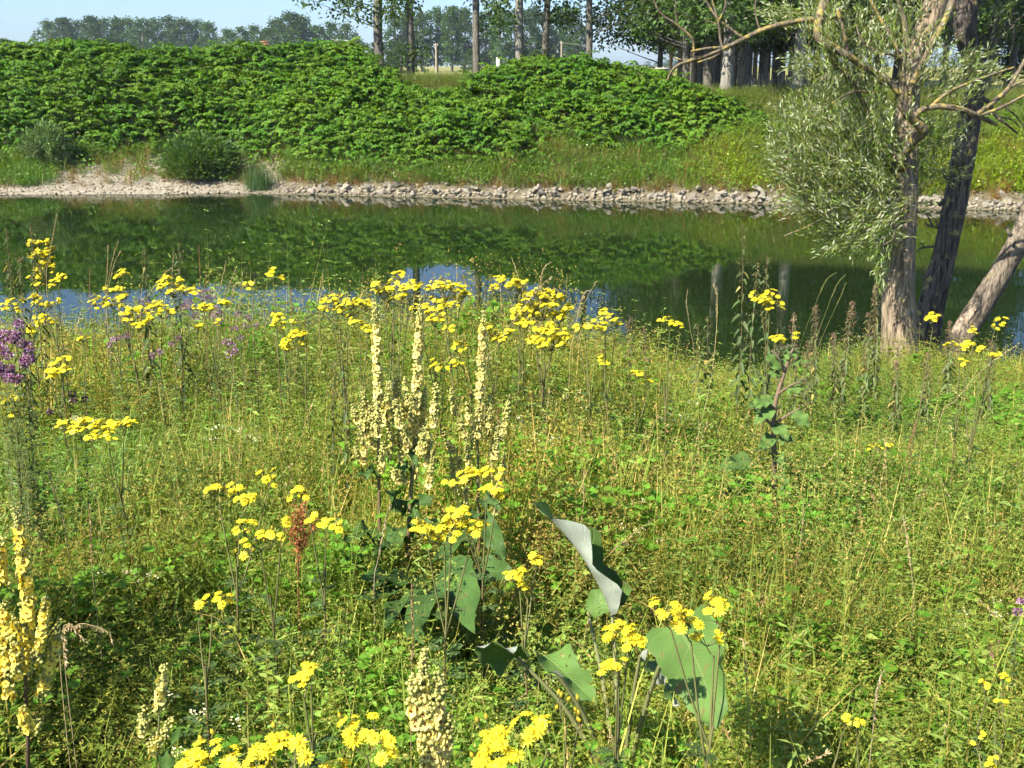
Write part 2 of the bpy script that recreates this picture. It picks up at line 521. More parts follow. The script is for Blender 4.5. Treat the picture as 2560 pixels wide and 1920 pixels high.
def scatter(name, protos, pos, rot, scl, tint, label, cat, pick=None):
    """protos: list of (MB, mats)"""
    coll = bpy.data.collections.new(name + '_kinds')
    for i, (mb, mats) in enumerate(protos):
        o = bpy.data.objects.new('%s_%02d' % (name, i), mb.mesh(name, mats))
        coll.objects.link(o)
    n = len(pos)
    me = bpy.data.meshes.new(name)
    me.vertices.add(n); me.vertices.foreach_set('co', np.asarray(pos, np.float32).ravel())
    def att(nm, t, key, val):
        a = me.attributes.new(nm, t, 'POINT'); a.data.foreach_set(key, val.ravel())
    att('rot', 'FLOAT_VECTOR', 'vector', np.asarray(rot, np.float32))
    scl = np.asarray(scl, np.float32)
    if scl.ndim == 1: scl = np.repeat(scl[:, None], 3, 1)
    att('scl', 'FLOAT_VECTOR', 'vector', scl)
    att('pick', 'INT', 'value', (rng.integers(0, len(protos), n) if pick is None else pick).astype(np.int32))
    att('itint', 'FLOAT_COLOR', 'color', np.concatenate([np.broadcast_to(tint, (n, 3)), np.ones((n, 1))], 1).astype(np.float32))
    for m_ in protos[0][1]: me.materials.append(m_)
    o = obj(name, me)
    md = o.modifiers.new('scatter', 'NODES'); md.node_group = scatter_tree(coll)
    tag(o, label, cat, kind='stuff')
    return o

# ------------------------------------------------------------------ knotweed and slope cover on the far bank
def spray(n=13, length=0.75, leaf=0.13, col=(0.088, 0.195, 0.012), shape='heart'):
    mb = MB()
    az = rng.random() * 6.28
    # arching stem along local x, drooping
    t = np.linspace(0, 1, 8)
    zz = 0.34 * np.sin(t * 2.0) * length
    P = np.stack([t * length * .85, 0.05 * np.sin(t * 5), zz], 1)
    leaves(mb, P[:1], (P[-1] - P[0])[None], (0, 0, 1.), np.array([length]), .01, (0.10, 0.09, 0.03), 'lance', 0, -.05)
    tt = np.linspace(0.12, 1, n)
    pos = np.stack([np.interp(tt, t, P[:, k]) for k in range(3)], 1)
    side = np.where(np.arange(n) % 2 == 0, 1, -1)
    d = np.stack([0.45 + .5 * rng.normal(size=n), side * (0.7 + .5 * rng.random(n)), -0.15 - .6 * rng.random(n)], 1)
    nr = np.stack([0.25 * rng.normal(size=n), -0.25 * side + .25 * rng.normal(size=n), np.ones(n)], 1)
    leaves(mb, pos, d, nr, leaf * (0.75 + .5 * rng.random(n)), leaf * .8 * (0.8 + .4 * rng.random(n)), jit(col, n, .38, .16), shape, 0.14, 0.12)
    return mb, [M['knot_i']]

knot_protos = [spray(int(n), L, lf) for n, L, lf in ((18, .62, .095), (16, .55, .10), (20, .7, .10), (14, .45, .09), (17, .65, .105))]

def far_pts(x0, x1, s0, s1, dens):
    n = int((x1 - x0) * (s1 - s0) * dens)
    x = x0 + (x1 - x0) * rng.random(n); s = s0 + (s1 - s0) * rng.random(n)
    return x, s

# thicket outlines as functions of x : (front s, back s, height)
def thick_left(x):
    f = np.interp(x, [-40, -18, -14, -11, -8.5, -6, -2, 0.2, 1.2], [3.2, 4.0, 4.4, 4.4, 2.9, 2.2, 2.0, 2.2, 4.0])
    bk = np.interp(x, [-40, -8.5, -6.5, -5, -3.5, -1, .6, 1.2], [11.5, 11.5, 10.5, 8.6, 7.2, 6.4, 5.2, 4.0])
    h = np.interp(x, [-40, -19, -16, -13, -8, -6, -4, -1, 1.2], [1.5, 1.5, 1.25, 1.15, 1.25, 1.15, 1.0, .8, .5])
    return f, bk, h
def thick_right(x):
    f = np.interp(x, [-2.6, -1.5, 0, 2, 4, 6, 9.0], [6.9, 6.2, 5.2, 4.6, 3.6, 4.2, 6.4])
    bk = np.interp(x, [-2.6, -1.4, 0, 5, 6.6, 9.0], [7.2, 9.0, 10.2, 10.2, 9.0, 7.0])
    h = np.interp(x, [-2.6, -1.4, 0.4, 3, 5, 6.5, 9.0], [.4, .65, .82, .9, 1.0, .8, .35])
    return f, bk, h

def thicket(fn, x0, x1, dens):
    x, s = far_pts(x0, x1, 1.5, 12.5, dens)
    f, bk, h = fn(x)
    wob = 0.9 * (vnoise(x * .8, s * .8, 21) - .5)
    k = (s > f + wob) & (s < bk + wob)
    x, s, f, bk, h, wob = x[k], s[k], f[k], bk[k], h[k], wob[k]
    gap_ = (vnoise(x * 1.7, s * 2.0, 35) > .2) | (rng.random(len(x)) < .4)
    x, s, f, bk, h, wob = x[gap_], s[gap_], f[gap_], bk[gap_], h[gap_], wob[gap_]
    edge = np.minimum(s - f - wob, bk + wob - s)
    prof = np.sqrt(np.clip(edge / 1.3, 0.03, 1))
    lump = 0.5 * (vnoise(x * .42, s * .55, 31) - .5) + 0.42 * (vnoise(x * 1.1, s * 1.3, 32) - .5) + .22 * (vnoise(x * 2.7, s * 2.7, 33) - .5)
    top = np.maximum(h * prof + lump * prof, 0.25)
    y = yf(x) + s
    deep = rng.random(len(x)) ** 2.2
    z = zg(x, y) + top - deep * np.minimum(top, 1.0)
    # which way the canopy faces: downhill and towards the river
    e2 = 0.35
    rz = -np.pi / 2 + rng.normal(size=len(x)) * 1.5
    rx = rng.normal(size=len(x)) * .4
    ry = -.1 + .6 * rng.random(len(x)) + .35 * (1 - prof)
    pos = np.stack([x, y, z], 1)
    rot = np.stack([rx, ry, rz], 1)
    sc = 0.75 + .5 * rng.random(len(x))
    v = vnoise(x * .35, s * .35, 41); w = vnoise(x * 1.5, s * 1.5, 42)
    t = 0.85 + .35 * v[:, None] + .2 * (w[:, None] - .5)
    tint = np.stack([1 + .45 * (w - .45), np.ones(len(x)), 0.8 + .4 * v], 1) * t
    return pos, rot, sc, tint

def thicket_obj(name, fn, x0, x1, dens, label):
    return scatter(name, knot_protos, *thicket(fn, x0, x1, dens), label, 'knotweed')
thicket_obj('knotweed_thicket', thick_left, -22, 1.2, 78, 'broad dense dark green knotweed thicket covering the left half of the far bank')
thicket_obj('knotweed_thicket', thick_right, -2.6, 9.0, 78, 'rounded knotweed mound on the far bank right of the grassy gap')

# low brambles, bindweed and grass over the rest of the far slope
def herb_mound(col, n=44, r=.30, h=.35, leaf=.06, shape='lance', flower=None):
    mb = MB()
    p = rng.normal(size=(n, 3)) * (r * .5, r * .5, h * .3); p[:, 2] = np.abs(p[:, 2]) + .03 + .3 * h * rng.random(n)
    d = norm(p * (1, 1, .4) + rng.normal(size=(n, 3)) * .12); d[:, 2] -= .15
    leaves(mb, p, d, rdir(n, 1.6), leaf * (.6 + .8 * rng.random(n)), leaf * .8 * (.6 + .8 * rng.random(n)), jit(col, n, .3, .15), shape, .12, .1)
    if flower is not None:
        k = 3
        leaves(mb, p[:k] * 1.3, rdir(k), rdir(k, 1), .05, .05, flower, 'oval', .1)
    return mb, [M['leaf_i']]
def grass_mound(col, n=36, L=.55, W=.012, curl=.9, spread=.16):
    mb = MB()
    b_ = np.concatenate([rng.normal(size=(n, 2)) * spread, np.zeros((n, 1))], 1)
    blades(mb, b_, rng.random(n) * 6.28, np.abs(rng.normal(size=n)) * .3, L * (.5 + .8 * rng.random(n)), np.full(n, W), jit(col, n, .3, .12), 3, curl)
    return mb, [M['leaf_i']]

x, s = far_pts(-22, 22, 0.6, 12.0, 24)
f1, b1, h1 = thick_left(x); f2, b2, h2 = thick_right(x)
inl = (x < 1.2) & (s > f1 + .5) & (s < b1 - .3); inr = (x > -2.6) & (x < 9.0) & (s > f2 + .5) & (s < b2 - .3)
bch = (x < -8.3) & (x > -16.5) & (s < 4.0) & (rng.random(len(x)) > .10 + .16 * (s > 2.2))
low = (s < .62 + .45 * vnoise(x * 2, s * 2, 4)) & (rng.random(len(x)) > .12)
k = ~(inl | inr | bch | low)
x, s = x[k], s[k]
y = yf(x) + s
pos = np.stack([x, y, zg(x, y)], 1)
v = vnoise(x * .45, s * .45, 51); w = vnoise(x * 1.6, s * 1.6, 52)
right = smooth(5, 9, x + 1.5 * (v - .5)); up = smooth(4.5, 8, s + 2 * (w - .5))
yel = np.stack([1.75 + .6 * w, 1.5 + .3 * v, .45 * np.ones_like(v)], 1)
grn = np.stack([1.05 + .35 * w, 1.15 + .25 * v, .8 * np.ones_like(v)], 1)
drk = np.stack([1.05 + .5 * w, .92 + .25 * v, .9 * np.ones_like(v)], 1)
lowr = (right * (1 - up) * (0.35 + .65 * smooth(.35, .6, v)))[:, None]
tint = grn * (1 - lowr) + yel * lowr
tint = tint * (1 - up[:, None]) + drk * up[:, None]
dryf = ((x > -8) & (x < 0) & (s > 9.0))[:, None]
tint = np.where(dryf, np.array((1.25, 1.1, .9)), tint)
rot = np.stack([rng.normal(size=len(x)) * .15 + .35 * (s < 9), rng.normal(size=len(x)) * .15, rng.random(len(x)) * 6.28], 1)
cover = [herb_mound((.085, .16, .018)), herb_mound((.085, .16, .018), 70, .3, .3, .05), herb_mound((.08, .15, .02), 50, .25, .5, .075, 'lance'), grass_mound((.10, .165, .028)), herb_mound((.09, .16, .03), 60, .3, .3, .06, 'lance', (.75, .75, .75))]
pk = rng.integers(0, 4, len(x)); pk = np.where(rng.random(len(x)) < .05, 4, pk)
pk = np.where(s > 8.4, np.where(rng.random(len(x)) < .75, 3, pk), pk)
sc = (.75 + .6 * rng.random(len(x))) * (1 - .3 * up)
scatter('bank_herbs', cover, pos, rot, sc, tint, 'low brambles, bindweed and grasses over the open slope of the far bank', 'ground cover', pk)

# sparse weeds on the gravel and among the stones
x, s = far_pts(-22, 21, .55, 4.6, 20)
keep = (rng.random(len(x)) < np.where(x < -8, .22 + .5 * smooth(1.6, 3.4, s + 1.2 * (vnoise(x * .8, s, 61) - .5)), .85)) & (s > .75 - (x > -8) * .3)
x, s = x[keep], s[keep]; y = yf(x) + s
v = vnoise(x * 1.2, s * 1.2, 62)
tint = np.stack([1.5 + .9 * v, 1.15 + .2 * v, .9 + 0 * v], 1)
rot = np.stack([0 * x, 0 * x, rng.random(len(x)) * 6.28], 1)
weeds = [herb_mound((.11, .13, .035), 30, .2, .16, .04), grass_mound((.13, .13, .045), 26, .3, .01, .6, .1), grass_mound((.12, .12, .05), 30, .5, .008, .4, .1)]
scatter('shore_weeds', weeds, np.stack([x, y, zg(x, y)], 1), rot, .6 + .7 * rng.random(len(x)), tint, 'thin weeds growing on the gravel and stones by the far waterline', 'weeds')

# levee top and fields: coarse grass
x = -12 + 45 * rng.random(1800); s = 8.6 + 12 * rng.random(1800) ** 1.4
y = yf(x) + s
v = vnoise(x * .5, s * .5, 71)
tint = np.stack([1.35 + .5 * v, 1.15 + .2 * v, .8 + 0 * v], 1)
rot = np.stack([0 * x, 0 * x, rng.random(len(x)) * 6.28], 1)
scatter('levee_grass', [grass_mound((.13, .135, .045), 30, .5, .02, .5, .35) for _ in range(3)], np.stack([x, y, zg(x, y)], 1), rot, .32 + .3 * rng.random(len(x)), tint, 'tall pale grass along the levee top behind the thickets', 'grass')

# ------------------------------------------------------------------ stones along the far waterline
def stone_mesh(i):
    """broken angular rock: box with clipped, skewed corners"""
    r = np.random.default_rng(100 + i)
    me = bpy.data.meshes.new('stone')
    import bmesh
    bm = bmesh.new()
    pts = r.normal(size=(11, 3)); pts = pts / np.linalg.norm(pts, axis=1, keepdims=True) * (.75 + .35 * r.random((11, 1)))
    pts = np.clip(pts, -.72, .72) * (1, .8, .62)
    for p in pts: bm.verts.new(p)
    bmesh.ops.convex_hull(bm, input=bm.verts)
    loose = [v_ for v_ in bm.verts if not v_.link_faces]
    bmesh.ops.delete(bm, geom=loose, context='VERTS')
    bm.to_mesh(me); bm.free()
    me.materials.append(M['stone'])
    return me
m, N, Lk = nodes('limestone')
b = N['Principled BSDF']
tc = N.new('ShaderNodeTexCoord'); nz = N.new('ShaderNodeTexNoise'); nz.inputs['Scale'].default_value = 3.5; nz.inputs['Detail'].default_value = 8
Lk.new(tc.outputs['Object'], nz.inputs[0])
oi = N.new('ShaderNodeObjectInfo'); ad = N.new('ShaderNodeMath'); ad.operation = 'MULTIPLY_ADD'; ad.inputs[1].default_value = .5
Lk.new(oi.outputs['Random'], ad.inputs[0]); Lk.new(nz.outputs[0], ad.inputs[2])
cr = N.new('ShaderNodeValToRGB'); cr.color_ramp.elements[0].position = .35; cr.color_ramp.elements[1].position = 1.0
cr.color_ramp.elements[0].color = (.13, .115, .085, 1); cr.color_ramp.elements[1].color = (.30, .265, .205, 1)
Lk.new(ad.outputs[0], cr.inputs[0])
ge = N.new('ShaderNodeNewGeometry'); sz_ = N.new('ShaderNodeSeparateXYZ'); Lk.new(ge.outputs['Position'], sz_.inputs[0])
wm = N.new('ShaderNodeMapRange'); wm.inputs[1].default_value = WATER + .03; wm.inputs[2].default_value = WATER + .11; wm.inputs[3].default_value = .38; wm.inputs[4].default_value = 1.0
Lk.new(sz_.outputs[2], wm.inputs[0])
wv = N.new('ShaderNodeVectorMath'); wv.operation = 'SCALE'; Lk.new(cr.outputs[0], wv.inputs[0]); Lk.new(wm.outputs[0], wv.inputs['Scale'])
Lk.new(wv.outputs[0], b.inputs['Base Color'])
b.inputs['Roughness'].default_value = .9
bp = N.new('ShaderNodeBump'); bp.inputs['Strength'].default_value = .5; bp.inputs['Distance'].default_value = .05
Lk.new(nz.outputs[0], bp.inputs['Height']); Lk.new(bp.outputs[0], b.inputs['Normal'])
M['stone'] = m
stones = [stone_mesh(i) for i in range(9)]
revet = thing('stone_revetment', 'line of pale broken limestone blocks along the far waterline', 'stones', (0, yf(0), WATER))
big = []
for i in range(300):
    px = rng.random()
    xw = -9.5 + 27 * px ** .95
    s = .10 + abs(rng.normal()) * .28
    size = .11 + .15 * rng.random() ** 1.8
    if s > .7: size *= .8
    if xw < -7: size *= .55
    zz = zg1(xw, yf(xw) + s)
    if rng.random() < .35: zz += size * .5
    big.append((xw, yf(xw) + s, zz + size * .2, size))
for (xx, yy, zz, size) in big:
    e = Euler((rng.normal() * .35, rng.normal() * .35, rng.random() * 6.28)).to_matrix()
    put('stone', stones[rng.integers(9)], revet, (xx, yy, zz), e, size)
# smaller rubble and pebbles, joined
mb = MB()
n = 2600
xw = np.where(rng.random(n) < .55, -19 + 11.5 * rng.random(n), -9 + 28 * rng.random(n))
s = np.abs(rng.normal(size=n)) * np.where(xw < -7.5, 1.4, .4) + .02
yy = yf(xw) + s
zz = zg(xw, yy)
sz = np.where(xw < -7.5, .025 + .05 * rng.random(n) ** 3, .04 + .08 * rng.random(n) ** 2)
octv = np.array([(1, 0, 0), (0, 1, 0), (-1, 0, 0), (0, -1, 0), (0, 0, .7), (0, 0, -.7)])
octf = np.array([(0, 1, 4), (1, 2, 4), (2, 3, 4), (3, 0, 4), (1, 0, 5), (2, 1, 5), (3, 2, 5), (0, 3, 5)])
vv = octv[None] * (1 + .5 * (rng.random((n, 6, 1)) - .5)) * sz[:, None, None] + np.stack([xw, yy, zz + sz * .2], 1)[:, None]
mb.add(vv.reshape(-1, 3), (octf[None] + (np.arange(n) * 6)[:, None, None]).reshape(-1, 3), np.repeat(jit((.9, .85, .75), n, .3, .05), 6, 0))
M['rubble'] = solid('rubble', (.30, .27, .21), .9, .3, 9, .3, tint=True)
o = part('rubble', mb, [M['rubble']], revet); o['kind'] = 'stuff'

# a lone boulder at the top of the gravel bay
p = at(397, 415, 42.0); p[2] = zg1(p[0], p[1]) + .12
o = obj('boulder', stones[3]); o.location = p; o.scale = (.34, .3, .26); o.rotation_euler = (0, .2, .4)
tag(o, 'pale boulder lying at the top of the gravel bay below the knotweed', 'boulder')

# ------------------------------------------------------------------ background trees
PLAIN = 0.2
M['shaded_poplar_bark'] = bark('shaded_poplar_bark', (.19, .175, .145), (.07, .062, .05), .12, .7, (.20, .20, .11), .03)  # bark colour darkened to carry the shade under the crowns
M['sunlit_bark'] = bark('sunlit_poplar_bark', (.32, .30, .255), (.14, .125, .10), .10, .7, (.28, .28, .16), .03)  # brighter copy of the bark, sunlight on three trunks put into the colour
M['far_bark'] = solid('far_bark', (.16, .14, .11), .9, .3, 3)

def crown_clumps(mb, cen, rad, per, size, col, shape='lance', jitter=.3, up=.5):
    """leaf clumps: cen (K,3), rad (K,), per leaves each"""
    K = len(cen)
    d = rdir(K * per)
    rr = rng.random((K * per, 1)) ** .45
    p = np.repeat(cen, per, 0) + d * rr * np.repeat(rad, per)[:, None] * (1, 1, .8)
    c = np.repeat(jit(col, K, .28, .08), per, 0) * (1 + .25 * (rng.random((K * per, 1)) - .5))
    out = norm(d + rng.normal(size=d.shape) * .7); out[:, 2] -= .25
    nr = rdir(K * per, up)
    n = K * per
    leaves(mb, p, out, nr, size * (.7 + .6 * rng.random(n)), size * .75 * (.7 + .6 * rng.random(n)), c, shape, .15)

def far_tree_protos():
    out = []
    for kind in range(7):
        r = np.random.default_rng(300 + kind)
        H = 10.0
        trunk = MB(); tube(trunk, [(0, 0, -.3), (.05, 0, 3), (.1, .1, 6), (0, 0, 8.5)], [.22, .18, .13, .04], 6, (1, 1, 1))
        crown = MB()
        K = 95
        if kind < 4:      # tall poplars, gappy columns
            t = r.random(K)
            z = 1.3 + 8.4 * t
            rad = (1.5 + .5 * r.random()) * np.sin(np.clip(.16 + .78 * t, 0, 1) * np.pi) ** .6
        elif kind < 6:    # round crowns
            t = r.random(K)
            z = 1.6 + 7.6 * t
            rad = 2.4 * np.sin(np.clip(.1 + .86 * t, 0, 1) * np.pi) ** .7
        else:             # bushy
            t = r.random(K)
            z = .5 + 8.5 * t
            rad = 3.6 * np.sqrt(np.clip(1 - t * t, 0.02, 1))
        a = r.random(K) * 6.28; q_ = np.sqrt(r.random(K))
        cen = np.stack([np.cos(a) * rad * q_, np.sin(a) * rad * q_, z], 1)
        crown_clumps(crown, cen, .45 + .35 * r.random(K), 34, .34, (.050, .100, .017))
        if kind < 4:
            for j in range(12):
                i = r.integers(K); c_ = cen[i]
                tube(trunk, [(0, 0, max(.8, c_[2] - 2)), (c_[0] * .5, c_[1] * .5, c_[2] - .8), c_], [.07, .05, .02], 4, cap=False)
        out.append((trunk.mesh('trunk', [M['far_bark']]), crown.mesh('crown', [M['far_leaf']])))
    return out
FT = far_tree_protos()

def far_tree(kind, px, d, top, label, group, name='poplar_tree', width=1.0):
    """tree on the plain with its top at pixel row 'top'"""
    p = at(px, top, d)
    h = p[2] - PLAIN
    o = thing(name, label, 'tree', (p[0], d, zg1(p[0], d)), group)
    k = h / 9.9
    rz = rng.random() * 6.28
    for nm, me in zip(('trunk', 'crown'), FT[kind]):
        c = obj(nm, me, o); c.rotation_euler = (0, 0, rz); c.scale = (k * width, k * width, k)
    return o

left_row = [(118, 44), (155, 46), (190, 48), (225, 42), (258, 38), (290, 40), (322, 37), (352, 40), (382, 44), (420, 38), (455, 40), (490, 46), (520, 52)]
for i, (px, top) in enumerate(left_row):
    far_tree(int(rng.integers(0, 6)), px, 290 + 25 * rng.random(), top, '%s tree from the left in the dense dark tree row on the left horizon' % ORD[i], 'tree row on the left horizon', 'far_tree', 1.25)
mid_row = [(565, 66), (598, 60), (632, 56), (665, 62), (690, 38), (722, 22), (752, 30), (790, 55), (825, 48), (862, 52)]
for i, (px, top) in enumerate(mid_row):
    far_tree(int(rng.integers(3, 7)) if i not in (4, 5, 6) else 5, px, 250 + 30 * rng.random(), top, '%s tree from the left in the lower tree belt behind the house roofs' % ORD[i], 'tree belt behind the roofs', 'far_tree', 1.25)
cen_row = [(985, 30), (1018, 36), (1052, 24), (1090, 16), (1128, 18), (1160, 22), (1215, 26), (1250, 22), (1290, 20), (1328, 18), (1365, 26), (1400, 14), (1432, 22), (1455, 60)]
for i, (px, top) in enumerate(cen_row):
    far_tree(int(rng.integers(0, 4)), px, 225 + 20 * rng.random(), top, '%s poplar from the left in the distant row seen between the levee trunks' % ORD[i], 'distant poplar row behind the levee', 'far_tree', 1.05)
for i, (px, top, d) in enumerate([(905, 100, 120), (945, 96, 115), (1000, 105, 118), (842, 118, 112), (795, 130, 105), (1340, 120, 190), (1180, 118, 200)]):
    far_tree(6, px, d, top, '%s low bushy tree from the left behind the levee poles' % ORD[i], 'bushy trees behind the levee', 'bushy_tree', 1.3)
for i, (px, top, d) in enumerate([(8, 92, 330), (35, 100, 330), (90, 105, 340), (-30, 96, 320)]):
    far_tree(5, px, d, top, '%s small hazy tree at the far left end of the horizon' % ORD[i], 'small trees at the left end', 'far_tree', 1.2)
for i, (px, top, d) in enumerate([(1500, 160, 900), (1545, 152, 880), (1585, 150, 860), (1620, 152, 820), (1655, 140, 520), (1690, 130, 480), (1740, 148, 600), (1800, 150, 600), (1860, 146, 600), (1920, 148, 560), (1985, 150, 600), (2050, 146, 560), (2120, 148, 560), (2200, 140, 500), (2300, 140, 480)]):
    far_tree(6, px, d, top, '%s pale blue-green tree from the left on the far right horizon' % ORD[i], 'hazy trees on the right horizon', 'far_tree', 2.2)
for i, (px, top, d) in enumerate([(2530, 60, 70), (2480, 110, 80), (2600, 20, 66)]):
    far_tree(5 if i != 1 else 6, px, d, top, ('dark leafy tree at the right edge behind the willow', 'low dark bush tree left of the right-edge tree', 'tall dark tree cut by the right picture edge')[i], None, 'leafy_tree', 1.2)

# ------------------------------------------------------------------ levee poplars
def poplar_proto(seed, H=21.0, low=6.5, K=120, per=75, dens=1.0, rmax=2.2, stray=()):
    global rng
    keep = rng; rng = np.random.default_rng(seed)
    trunk = MB(); br = MB(); crown = MB()
    zz = np.array([-.4, 0, .5, 2, 5, 9, 13, 17, H - 1])
    rad = np.array([.40, .36, .32, .29, .26, .21, .15, .09, .02])
    P = np.stack([.06 * rng.normal(size=9) * (zz > 1), .06 * rng.normal(size=9) * (zz > 1), zz], 1)
    S = spline(np.concatenate([P, rad[:, None]], 1), 4)
    tube(trunk, S[:, :3], S[:, 3], 14, (1, 1, 1), rough=.06, ridges=5)
    t = rng.random(K)
    z = low + (H - low) * t
    a = rng.random(K) * 6.28
    r = (.4 + .6 * rng.random(K)) * rmax * (1 - .5 * np.maximum(t - .5, 0))
    cen = np.stack([np.cos(a) * r, np.sin(a) * r, z], 1)
    for (x_, y_, z_) in stray: cen = np.vstack([cen, (x_, y_, z_)])
    for c in cen:
        b0 = np.array((0, 0, max(1.2, c[2] - .15 - .3 * np.hypot(c[0], c[1]))))
        tube(br, spline([b0, (b0 + c) / 2 + (0, 0, -.05), c], 3), np.linspace(.032, .006, 7), 4, (.6, .6, .6), cap=False)
    crown_clumps(crown, cen, .55 + .45 * rng.random(len(cen)), per, .17, (.062, .115, .022), 'heart')
    rng = keep
    return trunk.mesh('trunk', [M['shaded_poplar_bark']]), br.mesh('branches', [M['shaded_poplar_bark']]), crown.mesh('crown', [M['leaf']])
PP = [poplar_proto(1, 21, 5.5, 100, 80, stray=[(-1.2, -.8, 3.3), (-.6, -.7, 2.9), (-1.7, -.3, 3.8), (1.0, -.5, 3.3), (-2.3, -.6, 4.0), (-3.0, -.4, 3.5), (.5, -.6, 2.9), (-1.0, .3, 3.9), (.9, .4, 3.9), (-1.8, .5, 3.0), (-3.6, -.4, 4.2)]),
      poplar_proto(2, 22, 6, 100, 80, stray=[(.8, -.4, 3.9), (-.7, -.5, 4.2), (.5, .2, 3.5), (-.3, -.3, 1.5), (-.6, .1, 1.1), (1.1, .3, 3.3)]),
      poplar_proto(3, 20, 6.5, 90, 80, stray=[(1.0, -.5, 3.3), (.9, -.2, 2.6), (-.9, .3, 4.2), (.6, .3, 3.8)]),
      poplar_proto(4, 21, 2.7, 190, 80, rmax=2.6, stray=[(-1.5, -.6, 3.8), (.9, -.8, 3.4), (-1.0, -.9, 4.2)]),
      poplar_proto(5, 22, 2.6, 190, 80, rmax=2.5, stray=[(-2.2, -1, 3.4), (-2.8, -.6, 3.0), (-3.2, -.8, 3.9), (-1.8, -.9, 2.6), (-2.6, -.4, 4.4), (-1.4, -1.1, 3.3), (-3.6, -.2, 3.6), (-3.0, -.9, 2.5)])]

def levee_poplar(k, px, d, wpx, label, group, rz=0.0, hs=1.0):
    x = at(px, 170, d)[0]
    z = zg1(x, d)
    o = thing('poplar_tree', label, 'tree', (x, d, z), group)
    sw = wpx * mpp(d) / .60
    for nm, me in zip(('trunk', 'branches', 'crown'), PP[k]):
        if nm == 'trunk' and px in (1298, 1818, 1996):
            me = me.copy(); me.materials.clear(); me.materials.append(M['sunlit_bark'])
        c = obj(nm, me, o); c.rotation_euler = (0, 0, rz)
        c.scale = (sw, sw, 1) if nm == 'trunk' else (1, 1, hs)
    return o
G1 = 'tall poplars standing apart along the levee'
for k, px, d, w, lab in [(0, 951, 52, 21, 'poplar with dark foliage clump left of its trunk, leftmost trunk on the levee'),
                         (1, 1026, 53, 17, 'slim dark poplar trunk, second from the left on the levee'),
                         (2, 1191, 52, 16, 'dark poplar trunk standing alone over the grassy gap of the levee'),
                         (2, 1298, 51, 18, 'pale sunlit poplar trunk in the middle of the levee row'),
                         (1, 1366, 54, 15, 'dark poplar trunk just right of the pale sunlit one'),
                         (0, 1470, 52, 15, 'poplar trunk beside the open gap of sky with the wire')]:
    levee_poplar(k, px, d, w, lab, G1, rz={951: 0, 1026: 2.0, 1191: 1, 1298: 4.1, 1366: .6, 1470: 2.9}[px])
grove = [(1649, 60, 12), (1700, 56, 13), (1716, 50, 17), (1737, 66, 15), (1752, 60, 14), (1772, 52, 22), (1792, 62, 16), (1818, 46, 27), (1838, 70, 10), (1858, 49, 22), (1872, 58, 14), (1903, 62, 13), (1921, 72, 9), (1938, 64, 14), (1957, 70, 12), (1978, 58, 12), (1996, 45, 27),
         (2040, 66, 15), (2085, 60, 16), (2140, 70, 14), (2190, 58, 18), (2240, 66, 14), (2362, 52, 14), (2420, 62, 15), (2475, 56, 14), (2530, 64, 15), (2590, 58, 16)]
grove += [(1675, 84, 9), (1708, 92, 9), (1728, 78, 10), (1763, 88, 9), (1783, 80, 10), (1806, 95, 8), (1846, 86, 9), (1888, 82, 10), (1912, 96, 8), (1948, 88, 9), (2012, 84, 10), (2065, 90, 9), (2115, 82, 10), (2170, 92, 9)]
grove.sort()
for i, (px, d, w) in enumerate(grove):
    k = 4 if i == 0 else [3, 4, 3][i % 3]
    levee_poplar(k, px, d, w, {1818: 'thick pale poplar trunk with sunlit foot at the grove front', 1996: 'broad sunlit grey poplar trunk at the right front of the grove'}.get(px, '%s poplar trunk from the left in the shady grove on the right' % (ORD + ['thirty-first', 'thirty-second', 'thirty-third', 'thirty-fourth', 'thirty-fifth', 'thirty-sixth', 'thirty-seventh', 'thirty-eighth', 'thirty-ninth', 'fortieth', 'forty-first', 'forty-second', 'forty-third'])[i]), 'poplars of the shady grove', rz=0 if i == 0 else float(rng.random() * 6.28))

# ------------------------------------------------------------------ houses, poles, wire, fence, marker
def box(mb, c, s, col=(1, 1, 1), mat=0):
    c = np.asarray(c, float); s = np.asarray(s, float) / 2
    v = np.array([(-1, -1, -1), (1, -1, -1), (1, 1, -1), (-1, 1, -1), (-1, -1, 1), (1, -1, 1), (1, 1, 1), (-1, 1, 1)]) * s + c
    f = np.array([(0, 3, 2, 1), (4, 5, 6, 7), (0, 1, 5, 4), (1, 2, 6, 5), (2, 3, 7, 6), (3, 0, 4, 7)])
    mb.add(v, f, col, mat)
M['plaster'] = solid('plaster', (.55, .50, .42), .9, .12, 2)
M['roof_tile'] = solid('roof_tile', (.40, .22, .14), .85, .3, 1.5)
M['roof_grey'] = solid('roof_grey', (.30, .27, .23), .85, .3, 1.5)
M['brick'] = solid('brick', (.42, .18, .11), .9, .2, 4)
M['glass'] = solid('window_glass', (.03, .035, .04), .1, .1, 2, 0, .5)
M['concrete'] = solid('concrete', (.42, .39, .33), .9, .2, 3, .2)
M['wood'] = solid('grey_wood', (.33, .28, .21), .9, .35, 5, .3, stretch=(3, 3, .4))
M['metal'] = solid('grey_metal', (.35, .36, .37), .4, .1, 4)
